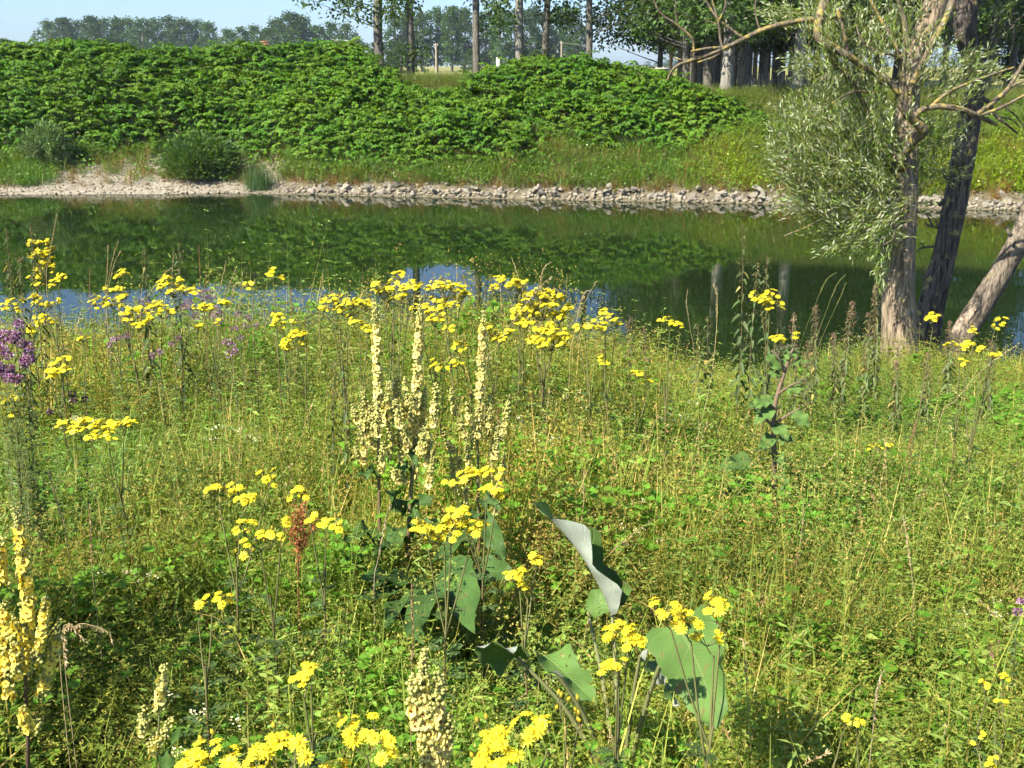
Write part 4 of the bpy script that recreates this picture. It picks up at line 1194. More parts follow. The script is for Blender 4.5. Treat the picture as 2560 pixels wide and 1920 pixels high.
def p_straw(n=4, H=.5, col=(.45, .36, .18), k=16):
    mb = MB()
    for i in range(n):
        a = rng.random() * 6.28; h = H * (.6 + .6 * rng.random()); ln = .1 + .5 * rng.random()
        t = np.linspace(0, 1, 5)
        ax = np.stack([np.cos(a) * ln * h * t ** 1.5, np.sin(a) * ln * h * t ** 1.5, h * t - .12 * h * t ** 3], 1) + (rng.normal() * .05, rng.normal() * .05, 0)
        c = jit(col, 1, .25, .08)[0]
        tube(mb, ax, np.linspace(.0016, .0008, 5), 3, c, cap=False)
        tt = .78 + .22 * rng.random(k)
        pos = np.stack([np.interp(tt, t, ax[:, j]) for j in range(3)], 1)
        dd = norm((ax[-1] - ax[-2]) + .04 * rng.normal(size=(k, 3)))
        leaves(mb, pos, dd, rdir(k), .014, .005, jit(c, k, .2, .06), 'lance', .2)
    return mb
def p_white(n=5, H=.36):
    mb = p_forb(3, H, .03, .2, (.09, .13, .04), pairs=5)
    for i in range(n):
        c = np.array((rng.normal() * .06, rng.normal() * .06, H * (.8 + .35 * rng.random())))
        k = 18
        leaves(mb, c + rng.normal(size=(k, 3)) * (.014, .014, .004), rdir(k), (0, 0, 1) + rng.normal(size=(k, 3)) * .3, .007, .007, jit((.66, .66, .58), k, .15, .03), 'lance', .1)
    return mb

def flat(mb):
    v = np.concatenate(mb.v); c = np.concatenate(mb.c)
    f = [np.concatenate(mb.f[k]) for k in (3, 4) if mb.f[k]]
    return v, c, f

def euler_m(rx, ry, rz):
    cx, sx, cy_, sy, cz, sz = np.cos(rx), np.sin(rx), np.cos(ry), np.sin(ry), np.cos(rz), np.sin(rz)
    o = np.ones_like(rx) * 0
    X_ = np.stack([np.stack([o + 1, o, o], -1), np.stack([o, cx, -sx], -1), np.stack([o, sx, cx], -1)], 1)
    Y_ = np.stack([np.stack([cy_, o, sy], -1), np.stack([o, o + 1, o], -1), np.stack([-sy, o, cy_], -1)], 1)
    Z_ = np.stack([np.stack([cz, -sz, o], -1), np.stack([sz, cz, o], -1), np.stack([o, o, o + 1], -1)], 1)
    return Z_ @ Y_ @ X_

ZONES = [(1.0, 3.6), (3.6, 6.0), (6.0, 11.6)]
def zone_pts(z, dens):
    y0, y1 = ZONES[z]
    n = int(dens * (y1 - y0) * 2 * (.49 * y1 + .45))
    y = y0 + (y1 - y0) * rng.random(n); half = .49 * y + .45
    x = (rng.random(n) * 2 - 1) * (.49 * y1 + .45)
    k = (np.abs(x) < half) & (y < ye(x) + 1.5)
    return x[k], y[k]

holes = [(-1.08, 2.75, .42, .55), (-1.0, 2.0, .3, .4), (-.72, 2.35, .2, .3), (.04, 2.7, .2, .22), (.27, 3.05, .24, .28), (.40, 2.02, .17, .24), (-.62, 2.9, .12, .2), (.18, 2.25, .16, .18)]
def hole(x, y):
    h = np.zeros_like(x)
    for (cx, cy_, rx, ry) in holes:
        r = np.hypot((x - cx) / rx, (y - cy_) / ry)
        h = np.maximum(h, 1 - smooth(.7, 1.15, r))
    return h

def veg_h(x, y):
    v = vnoise(x * 1.1, y * 1.1, 81)
    w = vnoise(x * 3.1, y * 3.1, 82)
    return (.78 + .7 * (v - .3) + .45 * (w - .5)) * (1 + .3 * smooth(5.5, 7, y) * (1 - smooth(-.2, .8, x))) * (1 - .28 * smooth(5, 7, y) * smooth(.2, 1.5, x)) * (1 - .5 * hole(x, y)) * (1 - .25 * smooth(0, .8, y - ye(x)))

def field_of(x, y, seed):
    return vnoise(x * .9 + 3, y * .9, seed)

def mscatter(name, lods, dens, prob, tintf, label, cat, sc=1.0):
    """one joined mesh per kind of plant; lods: prototype lists for near / middle / far"""
    out = MB()
    for z in range(3):
        x, y = zone_pts(z, dens[z])
        k = rng.random(len(x)) < prob(x, y) * (1 - .45 * hole(x, y))
        x, y = x[k], y[k]; n = len(x)
        h = veg_h(x, y) * sc
        pos = np.stack([x, y, zg(x, y) - .01], 1)
        Rm = euler_m(rng.normal(size=n) * .12, rng.normal(size=n) * .12, rng.random(n) * 6.28)
        s = (.75 + .5 * rng.random(n))
        tint = tintf(x, y) * (.85 + .3 * rng.random((n, 1)))
        pk = rng.integers(0, len(lods[z]), n)
        for i, mb in enumerate(lods[z]):
            v, c, f = flat(mb); kk = np.where(pk == i)[0]; m_ = len(kk); nv = len(v)
            if not m_: continue
            S = np.stack([s[kk] * sc, s[kk] * sc, s[kk] * h[kk]], 1)
            vv = np.einsum('nij,nkj->nki', Rm[kk], v[None] * S[:, None]) + pos[kk][:, None]
            cc = np.clip(c[None] * tint[kk][:, None], 0, 1)
            out.add(vv.reshape(-1, 3), [(a[None] + (np.arange(m_) * nv)[:, None, None]).reshape(-1, a.shape[1]) for a in f], cc.reshape(-1, 3))
    o = struct(name, out, [M['leaf_m']], kind='stuff')
    return tag(o, label, cat)

def t_mix(x, y):
    """large-scale colour drift of the sward"""
    a = vnoise(x * .7, y * .7, 91); b_ = vnoise(x * 2.2, y * 2.2, 92)
    r = 1.19 + .5 * (a - .45) + .25 * (b_ - .5); g = 1.14 + .14 * (a - .5) + .10 * (b_ - .5)
    bl = .85 + .2 * (b_ - .5)
    lum = .78 + .55 * vnoise(x * 1.5, y * 1.5, 95)
    return np.stack([r, g, bl], 1) * lum[:, None]
brown = lambda x, y: smooth(.45, .66, vnoise(x * .8 + 4, y * .9, 93)) * (1 - smooth(.6, 1.6, x)) * smooth(2.0, 3.2, y)
green = lambda x, y: np.exp(-(((x - .85) / .55) ** 2 + ((y - 4.6) / .6) ** 2)) + np.exp(-(((x + .5) / .3) ** 2 + ((y - 3.6) / .5) ** 2))
pink = lambda x, y: np.exp(-(((x - 1.75) / .35) ** 2 + ((y - 3.9) / .5) ** 2)) + .6 * np.exp(-(((x - .35) / .25) ** 2 + ((y - 4.3) / .4) ** 2))
M['leaf_m'] = foliage('meadow_leaf', .38, .55, .2, mul=1.5)
one = lambda x, y: np.ones(len(x))
g1 = [p_grass(), p_grass(26, .42), p_grass(20, .3, .0065), p_grass(20, .46, .004, (.15, .175, .035), .3, .7), p_grass(14, .34, .009, (.09, .17, .035), .05, 1.2)]
g2 = [p_grass(16, .38, .007, seg=2), p_grass(16, .42, .006, (.15, .175, .035), .25, .8, seg=2), p_grass(12, .34, .010, (.09, .17, .035), .05, 1.2, seg=2)]
mscatter('meadow_grass', [g1, g2, g2], (175, 140, 85), lambda x, y: np.clip(.6 + .7 * (field_of(x, y, 1) - .4), .25, 1), t_mix, 'green and straw-coloured meadow grass of the near bank', 'grass')
b1_ = [p_bedstraw() for _ in range(3)] + [p_bedstraw(6, .4, (.13, .165, .032), (.19, .185, .06), 20)]
b2_ = [p_bedstraw(6, .38, gap=.042, leaf=.019, tips=11, w=4) for _ in range(3)]
b3_ = [p_bedstraw(5, .4, gap=.06, leaf=.025, tips=8, w=4) for _ in range(3)]
mscatter('bedstraw', [b1_, b2_, b3_], (125, 110, 85), lambda x, y: np.clip(.65 + .7 * (field_of(x, y, 2) - .4), .2, 1), lambda x, y: t_mix(x, y) * (1 + brown(x, y)[:, None] * np.array((.30, -.02, .15))), 'fine-leaved bedstraw filling the meadow', 'ground cover')
k1_ = [p_bedstraw(6, .40, (.14, .15, .04), (.20, .15, .065), 34, .05) for _ in range(2)]
k2_ = [p_bedstraw(4, .42, (.14, .15, .04), (.20, .15, .065), 26, .08, .017, 4) for _ in range(2)]
mscatter('brown_bedstraw', [k1_, k2_, k2_], (40, 34, 20), lambda x, y: np.clip(.55 * brown(x, y) + .5 * pink(x, y) + .03, 0, 1), t_mix, 'hazy brown seeding bedstraw tops in the left meadow', 'ground cover', 1.05)
f1_ = [p_forb(3, .6, .05, .24, (.10, .155, .045), .25, 12), p_forb(3, .55, .04, .4, (.11, .16, .04), .3, 12), p_forb(), p_forb(5, .4, .05, .26), p_forb(6, .3, .035, .45), p_forb(5, .36, .045, .22, (.10, .155, .04)), p_fern(), p_fern(7, .24)]
f2_ = [p_forb(3, .62, .055, .3, (.10, .155, .045), .25, 9), p_forb(4, .38, .055, .34, pairs=5), p_forb(4, .34, .05, .45, pairs=5), p_forb(4, .42, .06, .26, (.10, .155, .04), pairs=5), p_fern(5, .24)]
mscatter('leafy_herbs', [f1_, f2_, f2_], (125, 110, 85), lambda x, y: np.clip(.55 + .8 * (field_of(x, y, 3) - .45), .1, 1), t_mix, 'mixed small leafy herbs between the meadow grasses', 'ground cover')
mscatter('clover', [[p_clover() for _ in range(3)], [p_clover(46, sz=.026) for _ in range(2)], [p_clover(30, sz=.034) for _ in range(2)]], (44, 44, 30),
         lambda x, y: np.clip(.12 + .9 * green(x, y) + .4 * smooth(.58, .8, field_of(x, y, 4)), 0, 1), lambda x, y: t_mix(x, y) * (.95, 1.05, .9), 'bright green clover patches in the meadow', 'ground cover', 1.05)
s1_ = [p_straw() for _ in range(3)] + [p_straw(5, .46, (.40, .26, .17))]
mscatter('dry_stalks', [s1_, s1_, s1_], (8, 7, 5), lambda x, y: np.clip(.25 + .7 * pink(x, y) + .2 * smooth(6, 8, y), 0, 1), lambda x, y: np.ones((len(x), 3)), 'scattered dry grass stalks standing in the meadow', 'grass')
mscatter('white_umbels', [[p_white()], [p_white()], [p_white(3)]], (1.1, .9, .4), one, t_mix, 'tiny white flower heads sprinkled through the meadow', 'flowers')

# ------------------------------------------------------------------ flower meshes
YEL = (.88, .77, .035); ORA = (.80, .56, .025); PALE = (.80, .70, .24)
def daisy(np_=13, r=.0105, two=True):
    mb = MB()
    a = np.arange(np_) * 2 * np.pi / np_ + rng.normal(size=np_) * .05
    d = np.stack([np.cos(a), np.sin(a), .10 - .25 * rng.random(np_)], 1)
    pos = d * (.0032, .0032, 0)
    leaves(mb, pos, d, (0, 0, 1) + rng.normal(size=(np_, 3)) * .12, (r - .003) * (.88 + .2 * rng.random(np_)), .0034, jit(YEL, np_, .1, .04), 'oval', .05, .1)
    # disc
    k = 8; aa = np.arange(k) * 2 * np.pi / k
    ring = np.stack([np.cos(aa) * .0040, np.sin(aa) * .0040, np.full(k, .0003)], 1); r2 = np.stack([np.cos(aa) * .0027, np.sin(aa) * .0027, np.full(k, .0022)], 1)
    v = np.vstack([ring, r2, (0, 0, .0027)])
    i = np.arange(k); j = (i + 1) % k
    mb.add(v, [np.stack([i, j, j + k, i + k], 1), np.stack([i + k, j + k, np.full(k, 2 * k)], 1)], ORA)
    # green cup
    lo = np.stack([np.cos(aa) * .0022, np.sin(aa) * .0022, np.full(k, -.0055)], 1); up = np.stack([np.cos(aa) * .0036, np.sin(aa) * .0036, np.full(k, -.0004)], 1)
    mb.add(np.vstack([lo, up, (0, 0, -.0065)]), [np.stack([i, j, j + k, i + k], 1), np.stack([j, i, np.full(k, 2 * k)], 1)], (.16, .20, .04))
    return mb
def bud_mb():
    mb = MB(); k = 6; aa = np.arange(k) * 2 * np.pi / k; i = np.arange(k); j = (i + 1) % k
    lo = np.stack([np.cos(aa) * .0028, np.sin(aa) * .0028, np.full(k, -.003)], 1); up = np.stack([np.cos(aa) * .0028, np.sin(aa) * .0028, np.full(k, .0012)], 1)
    mb.add(np.vstack([lo, up, (0, 0, -.0055), (0, 0, .0055)]), [np.stack([i, j, j + k, i + k], 1), np.stack([j, i, np.full(k, 2 * k)], 1), np.stack([i + k, j + k, np.full(k, 2 * k + 1)], 1)],
           np.vstack([np.tile((.14, .18, .04), (k, 1)), np.tile((.45, .34, .03), (k, 1)), [(.14, .18, .04), (.7, .48, .02)]]))
    return mb
DAISY_MB = [daisy(13), daisy(12, .0115), daisy(13, .0095), daisy(11, .0088)]
BUD_MB = bud_mb()
DAISY = [d.mesh('flower_head', [M['petal']]) for d in DAISY_MB]
BUD = BUD_MB.mesh('bud', [M['petal']])
def simple_daisy():
    mb = MB(); k = 8; a = np.arange(k) * 2 * np.pi / k
    d = np.stack([np.cos(a), np.sin(a), -.1 + 0 * a], 1)
    leaves(mb, d * .002, d, (0, 0, 1), .009, .006, YEL, 'lance', .05)
    leaves(mb, np.array([(-.004, 0, .001), (0, -.004, .001)]), np.array([(1, 0, .0), (0, 1, 0.)]), (0, 0, 1), .008, .008, (.84, .66, .03), 'lance', -.2)
    leaves(mb, np.array([(0, 0, -.001)] * 3), np.array([(.5, 0, -1), (-.3, .4, -1), (-.3, -.4, -1)]), (1, 1, 0), .007, .005, (.15, .19, .04), 'lance')
    return mb
SD = flat(simple_daisy())
def stamp(mb, proto, P, Rm, S):
    """many copies of a small mesh: P (N,3) Rm (N,3,3) S (N,)"""
    v, c, f = proto; N = len(P); k = len(v)
    vv = np.einsum('nij,kj->nki', Rm, v) * S[:, None, None] + P[:, None]
    mb.add(vv.reshape(-1, 3), [(a[None] + (np.arange(N) * k)[:, None, None]).reshape(-1, a.shape[1]) for a in f], np.tile(c, (N, 1)) * np.repeat(1 + .3 * (rng.random((N, 1)) - .6) + np.where(rng.random((N, 1)) < .1, -.3, 0), k, 0))

def depth_for(py, h):
    v = (960 - py) / F
    tanA = math.tan(PITCH - math.atan(v))
    return min(max((CAMZ - h) / (tanA - .09), 1.1), 11.0)

# ------------------------------------------------------------------ ragwort
def pinnate(mb, p, d, L, col, n=6, w=.010):
    """lobed ragwort leaf"""
    d = norm(d); sd = norm(np.cross(d, (0, 0, 1.0)))
    t = np.linspace(.15, 1, n)
    ax = p + np.outer(t, d) * L + np.outer(t * t, (0, 0, -.3 * L))
    pos = np.repeat(ax, 2, 0); sg = np.tile([1, -1], n)[:, None]
    dd = norm(d * .75 + sd * sg + rng.normal(size=(2 * n, 3)) * .15)
    sz = np.repeat(np.interp(t, [0, .5, 1], [.5, 1, .6]), 2)
    leaves(mb, pos, dd, (0, 0, 1) + rng.normal(size=(2 * n, 3)) * .3, L * .34 * sz, w * sz, jit(col, 2 * n, .2, .1), 'lance', .1, .2)
    leaves(mb, p[None], d[None], (0, 0, 1.0), np.array([L * .9]), np.array([w * .7]), np.asarray(col), 'lance', .1, .3)

def ragwort(clusters, h, label, d=None, stemcol=(.15, .15, .055), bare=False, foliage_=True, name='ragwort_plant', tiny=False, budfrac=.12, fk=1.0):
    mainc = clusters[0]
    if d is None: d = depth_for(mainc[1], h)
    if mainc[0] > 1600: d *= 1.0
    k = mpp(d)
    tops = [at(c[0], c[1], d + (rng.random() - .5) * .06 * d * .3) for c in clusters]
    mx = np.mean([t[0] for t in tops]) + rng.normal() * .02
    my = d + rng.normal() * .03
    base = np.array((mx, my, zg1(mx, my)))
    o = thing(name, label, 'ragwort' if not tiny else 'wildflower', base, 'yellow ragwort plants in the meadow' if not tiny else 'small yellow wildflowers at the lower right')
    st = MB(); lf = MB()
    ztop = min(t[2] for t in tops)
    fork = np.array((mx, my, base[2] + max(.12, (ztop - base[2]) * .72)))
    near = d < 3.4
    S = spline([base - (0, 0, .03), (base + fork) / 2 + (rng.normal() * .015, rng.normal() * .015, 0), fork], 5)
    rs = .0038 if d < 4 else .0042
    tube(st, S, np.linspace(rs, rs * .7, len(S)), 5, np.linspace(np.array((.17, .07, .045)) if not bare else np.array((.2, .17, .09)), stemcol, len(S)))
    heads = []
    fs = (.0108 if d < 4 else .0125)
    for c, top in zip(clusters, tops):
        rx = c[2] * k * (1.3 if d < 1.75 else 1.14); ry = c[3] * k
        A = math.atan((CAMZ - top[2]) / d)
        depr = rx * .75
        zj = max(.012, 1.35 * ry - .6 * depr * math.sin(A))
        area = math.pi * c[2] * c[3]
        fpx = 2 * fs / k
        N = int(np.clip((2.1 if d < 1.8 else 1.8 if d < 3.4 else 3.2) * area / (fpx * fpx * .62), 5, 130 if d < 3.4 else 330)) if not tiny else int(4 + 6 * rng.random())
        b0 = S[int(len(S) * (.72 + .2 * rng.random()))] if not tiny else S[-1]
        mid = top - (0, 0, .035 + zj)
        tube(st, spline([b0, (b0 + mid) / 2 + (0, 0, -.012), mid], 4), np.linspace(rs * .7, rs * .45, 9), 4, stemcol, cap=False)
        # sub-umbels
        ns = max(1, int(N / 7))
        a = np.arange(ns) * 2.4 + rng.random() * 6; q_ = np.sqrt((np.arange(ns) + .5) / ns)
        sub = top + np.stack([np.cos(a) * rx * q_ * .85, np.sin(a) * depr * q_ * .85, -q_ ** 2 * .3 * zj + (rng.random(ns) - .5) * 1.6 * zj], 1)
        for s_ in sub:
            hub = s_ - (0, 0, .03)
            tube(st, [mid, (mid + hub) / 2 + (0, 0, -.004), hub], .0013 if d < 4 else .0018, 3, stemcol, cap=False)
            m_ = max(1, int(round(N / ns)))
            r_ = max(.012, min(.03, rx / math.sqrt(ns)))
            for j in range(m_):
                aa = rng.random() * 6.28; rr = r_ * math.sqrt(rng.random())
                P = s_ + np.array((math.cos(aa) * rr, math.sin(aa) * rr, -rr * .25 + .007 * rng.normal()))
                tube(st, [hub, P - (0, 0, .004)], .0008 if d < 4 else .0012, 3, stemcol, cap=False)
                nn = np.array((math.cos(aa) * .45 * rr / r_ - .15, math.sin(aa) * .45 * rr / r_ - .15, 1.0)) + rng.normal(size=3) * .22
                heads.append((P, nn))
    if foliage_:
        nl = int(16 if d < 4 else 12)
        t = .25 + .7 * rng.random(nl)
        for q_ in t:
            p = np.array([np.interp(q_, np.linspace(0, 1, len(S)), S[:, j]) for j in range(3)])
            a = rng.random() * 6.28
            pinnate(lf, p, np.array((math.cos(a), math.sin(a), .45)), (.075 if not tiny else .04) * (1.2 - .6 * q_), (.085, .14, .045) if d < 5 else (.09, .15, .045))
    part('stem', st, [M['stem']], o)
    if foliage_: part('leaves', lf, [M['leaf']], o)
    if near and not tiny:
        order = rng.permutation(len(heads))
        for i in order[:150]:
            P, nn = heads[i]
            if rng.random() < budfrac:
                put('bud', BUD, o, P, frame_to(nn, rng.random() * 6), 1.3)
            else:
                put('flower_head', DAISY[rng.integers(4)], o, P, frame_to(nn, rng.random() * 6), (1.0 + .3 * rng.random()) * fk * (1.15 if d < 1.75 else 1.0))
        rest = [heads[i] for i in order[150:]]
    else:
        rest = heads
    if rest:
        mb = MB()
        stamp(mb, SD, np.array([r[0] for r in rest]), np.stack([frame_to(r[1], rng.random() * 6) for r in rest]), np.array([(fs / .0105) * (.85 + .3 * rng.random()) * (.6 if tiny else 1) for r in rest]))
        ff = part('flower_heads', mb, [M['petal']], o); ff['kind'] = 'stuff'
    return o

RW = [
 ([(105, 640, 36, 46), (145, 690, 16, 8)], 1.05, 'tallest ragwort at the far left, yellow dome above the waterline', None),
 ([(25, 750, 25, 11), (75, 740, 14, 9), (50, 768, 14, 7)], .9, 'flat yellow ragwort touching the left picture edge below the tall one', None),
 ([(106, 752, 24, 12), (145, 745, 10, 6)], .88, 'ragwort cluster below the tall left ragwort at the water edge', None),
 ([(112, 788, 28, 11)], .78, 'low ragwort cluster under two others near the left edge', None),
 ([(100, 712, 15, 6), (130, 712, 8, 5)], .98, 'small flat ragwort head against the pale water at left', None),
 ([(305, 682, 18, 10), (288, 719, 24, 7), (305, 727, 15, 9)], .98, 'thin ragwort with stacked heads standing over the pale water', None),
 ([(245, 742, 27, 12), (280, 756, 22, 11), (297, 744, 12, 8)], .9, 'ragwort with long pale bare stem left of the purple flowers', None),
 ([(430, 704, 36, 20), (485, 718, 20, 7)], .98, 'broad bright ragwort head left of the purple marjoram at the water', None),
 ([(345, 782, 36, 24), (318, 775, 18, 10)], .84, 'round ragwort cluster among purple flowers left of centre-left', None),
 ([(402, 765, 34, 14)], .86, 'oblong ragwort cluster under the broad bright one', None),
 ([(512, 765, 24, 15), (552, 752, 22, 8)], .88, 'ragwort beside the pink marjoram, right end of the left group', None),
 ([(490, 812, 16, 10), (540, 808, 9, 6)], .75, 'small ragwort below the pink marjoram', None),
 ([(630, 708, 16, 8)], 1.0, 'small single ragwort head over the water, left of a pair', None),
 ([(683, 676, 17, 12)], 1.05, 'single high ragwort with visible branching stem over the water, right of a pair', None),
 ([(702, 779, 15, 8), (703, 807, 18, 10), (729, 795, 10, 8)], .86, 'tiered ragwort left of the big centre group by the blue water', None),
 ([(742, 838, 28, 17), (712, 866, 18, 9), (765, 826, 12, 9)], .78, 'ragwort leaning on dry bent stems left of centre', None),
 ([(210, 848, 14, 9)], .7, 'tiny lone ragwort cluster in the left meadow', None),
 ([(155, 895, 22, 10), (150, 920, 30, 12), (125, 926, 14, 8)], .72, 'ragwort cluster just right of the purple marjoram bush', None),
 ([(78, 828, 13, 14)], .72, 'faint yellow ragwort above the purple marjoram bush', None),
 ([(38, 1003, 30, 18)], .74, 'ragwort at the left edge under the purple marjoram', None),
 ([(222, 1060, 62, 24), (305, 1050, 30, 16), (270, 1090, 16, 8)], .72, 'wide flat yellow ragwort in the open left meadow', None),
 ([(868, 752, 66, 20), (830, 770, 22, 10)], .98, 'wide flat ragwort band at the left of the centre group', None),
 ([(957, 704, 32, 20), (986, 681, 13, 8)], 1.08, 'highest ragwort of the centre group, above the left mullein', None),
 ([(1022, 716, 30, 16), (1000, 735, 20, 10)], 1.0, 'ragwort between the left and middle mullein tips', None),
 ([(1113, 712, 50, 18), (1108, 748, 34, 14), (1150, 730, 20, 10)], 1.0, 'dense ragwort right of the middle mullein tip', None),
 ([(1269, 697, 42, 14), (1310, 712, 18, 10)], 1.05, 'ragwort over the blue water right of the third mullein', None),
 ([(1360, 748, 62, 30), (1330, 775, 30, 16), (1400, 770, 26, 18)], .95, 'largest brightest ragwort dome at the right of the centre group', None),
 ([(1380, 828, 44, 26), (1340, 835, 18, 12)], .84, 'ragwort under the largest dome of the centre group', None),
 ([(1248, 824, 38, 18), (1215, 810, 20, 10)], .84, 'pale ragwort cluster beside the third mullein spike', None),
 ([(1088, 782, 30, 16), (1048, 765, 18, 12), (1120, 812, 16, 8)], .9, 'ragwort showing between the middle and third mullein', None),
 ([(1300, 780, 22, 14), (1305, 800, 18, 9)], .9, 'ragwort between third mullein and the largest dome', None),
 ([(1463, 801, 20, 9), (1446, 808, 12, 7)], .92, 'small ragwort right of the largest dome over the water', None),
 ([(1514, 793, 25, 17), (1540, 800, 9, 7)], .92, 'compact ragwort at the right end of the centre group', None),
 ([(1104, 918, 22, 8), (1150, 910, 14, 6), (1090, 905, 9, 5)], .68, 'low sparse ragwort behind the mullein spikes', None),
 ([(1150, 858, 22, 9), (1170, 866, 12, 6)], .76, 'flat small ragwort right of the middle mullein', None),
 ([(898, 800, 20, 11), (918, 815, 10, 8)], .84, 'small ragwort just left of the left mullein tip', None),
 ([(1508, 896, 15, 11)], .7, 'little ragwort at the meadow edge below the compact one', None),
 ([(1675, 798, 24, 9), (1702, 806, 12, 6)], .92, 'flat ragwort before the dark water between nettles', None),
 ([(1905, 738, 34, 14), (1925, 758, 26, 10), (1953, 757, 9, 6)], 1.0, 'bright ragwort tangled with the tall nettles', None),
 ([(1950, 846, 26, 9), (1985, 838, 8, 5)], .82, 'low ragwort right of the tall nettles above the burdock', None),
 ([(2336, 785, 20, 10)], .95, 'tall ragwort with thick green stems before the dark trunk', None),
 ([(2405, 852, 32, 9), (2440, 822, 9, 6)], .82, 'flat ragwort at the foot of the leaning trunk', None),
 ([(2500, 788, 11, 9), (2487, 806, 8, 7), (2495, 875, 16, 8)], .95, 'thin ragwort near the right edge over the water', None),
 ([(1586, 927, 14, 9), (1624, 946, 13, 6)], .64, 'small faded ragwort left of the burdock', None),
 ([(2412, 903, 10, 6), (2460, 860, 12, 8)], .78, 'tiny ragwort pair near the leaning trunk', None),
 ([(545, 1218, 48, 16), (596, 1250, 38, 16), (665, 1190, 28, 14)], .72, 'three-tiered ragwort left of the mulleins', None),
 ([(648, 1322, 64, 30), (700, 1300, 24, 14)], .66, 'full ragwort dome below the three-tiered one', None),
 ([(770, 1240, 32, 18), (812, 1283, 40, 20)], .70, 'ragwort beside the rusty dock stalk', None),
 ([(1215, 1192, 50, 26), (1157, 1180, 26, 16), (1140, 1205, 20, 12), (1240, 1215, 22, 16)], .80, 'upper ragwort in front of the third mullein', 2.75),
 ([(1110, 1310, 88, 30), (1070, 1330, 40, 18), (1130, 1265, 40, 16), (1180, 1290, 30, 18)], .70, 'wide ragwort in front of the mullein leaves', 2.5),
 ([(527, 1490, 46, 16), (492, 1508, 12, 10)], .55, 'low ragwort in the grass at left of centre', None),
 ([(1300, 1425, 30, 22), (1335, 1395, 14, 14), (1320, 1455, 24, 14)], .58, 'small ragwort left of the curled burdock leaf', None),
 ([(1680, 1505, 62, 34), (1806, 1512, 48, 26), (1788, 1580, 34, 22), (1730, 1545, 34, 20)], .72, 'large ragwort over the hanging burdock leaf', 1.85),
 ([(1550, 1600, 40, 42), (1545, 1655, 38, 26), (1572, 1572, 20, 12)], .60, 'upright ragwort left of the hanging burdock leaf', 1.85),
 ([(757, 1693, 40, 20), (775, 1665, 12, 10)], .52, 'small ragwort with few open heads in the lower meadow', None),
 ([(545, 1850, 56, 36), (520, 1900, 70, 22)], .66, 'nearest ragwort at the bottom edge, left part of the big pair', 1.5),
 ([(690, 1858, 70, 44), (650, 1905, 80, 22)], .66, 'nearest ragwort at the bottom edge, right part of the big pair', 1.46),
 ([(915, 1822, 56, 34), (945, 1860, 26, 22), (860, 1905, 26, 12)], .64, 'ragwort with orange-centred heads left of the pale mullein spikes', 1.5),
 ([(1205, 1808, 36, 28), (1300, 1818, 50, 20), (1370, 1812, 40, 16)], .64, 'wide nearest ragwort right of the pale mullein spikes', 1.52),
 ([(1285, 1870, 66, 30), (1250, 1905, 50, 18)], .62, 'ragwort cluster cut by the bottom edge right of centre', 1.45),
 ([(1417, 1757, 30, 14), (1445, 1765, 16, 12)], .58, 'ragwort still in bud above the bottom centre', 1.62),
]
for cl, h, lab, d in RW:
    ragwort(cl, h, lab, d, budfrac=.8 if 'in bud' in lab else .13, bare='bare' in lab or 'dry bent' in lab)
tinyw = [((2110, 1786), 'little yellow wildflower in the right grass, left of a pair'), ((2148, 1805), 'little yellow wildflower in the right grass, right of a pair'), ((2473, 1695), 'little yellow wildflower near the lower right edge, lower of two'),
         ((2511, 1684), 'little yellow wildflower nearest the right edge above the others'), ((2454, 1835), 'little yellow wildflower near the bottom right corner, upper'), ((2475, 1892), 'little yellow wildflower in the bottom right corner'), ((2495, 1755), 'little yellow wildflower between the corner ones at right'), ((2185, 1114), 'little yellow wildflower in the middle of the right meadow'), ((2170, 1120), 'little yellow wildflower left of its twin in the right meadow'), ((2210, 1100), 'topmost little yellow wildflower in the right meadow')]
for (px, py), lab in tinyw:
    ragwort([(px, py, 12, 8)], .42, lab, None, tiny=True, name='yellow_wildflower')

# ------------------------------------------------------------------ mulleins
def mflower():
    mb = MB(); n = 5
    a = np.arange(n) * 2 * np.pi / n + .3
    d = np.stack([np.cos(a), np.sin(a), .28 + 0 * a], 1)
    leaves(mb, d * .0015, d, (0, 0, 1.0), .0095, .0115, jit(PALE, n, .1, .04), 'oval', .06, .1)
    k = 5
    leaves(mb, np.zeros((k, 3)) + (0, 0, .001), np.stack([np.cos(a + .6) * .6, np.sin(a + .6) * .6, np.ones(k)], 1), (0, 0, 1),   .0042, .003, jit((.32, .07, .05), k, .2, .05), 'lance', .2)
    leaves(mb, np.array([(0, 0, 0.)] * 3), np.array([(.4, 0, -1), (-.3, .3, -1), (-.2, -.4, -1)]), (1, 1, 0), .006, .005, (.16, .19, .06), 'lance', .2)
    return mb
MF_MB = [mflower(), mflower()]
_p = PALE; PALE = (.86, .72, .11); MG_MB = [mflower(), mflower()]; PALE = _p
MG = [m_.mesh('flower', [M['petal']]) for m_ in MG_MB]; MGF = flat(MG_MB[0])
MF = [m_.mesh('flower', [M['petal']]) for m_ in MF_MB]
MFF = flat(MF_MB[0])
def mbud():
    mb = MB(); mb.add(octv * (.0052, .0052, .0064), octf, (.55, .54, .17)); return mb
MBUD = flat(mbud())

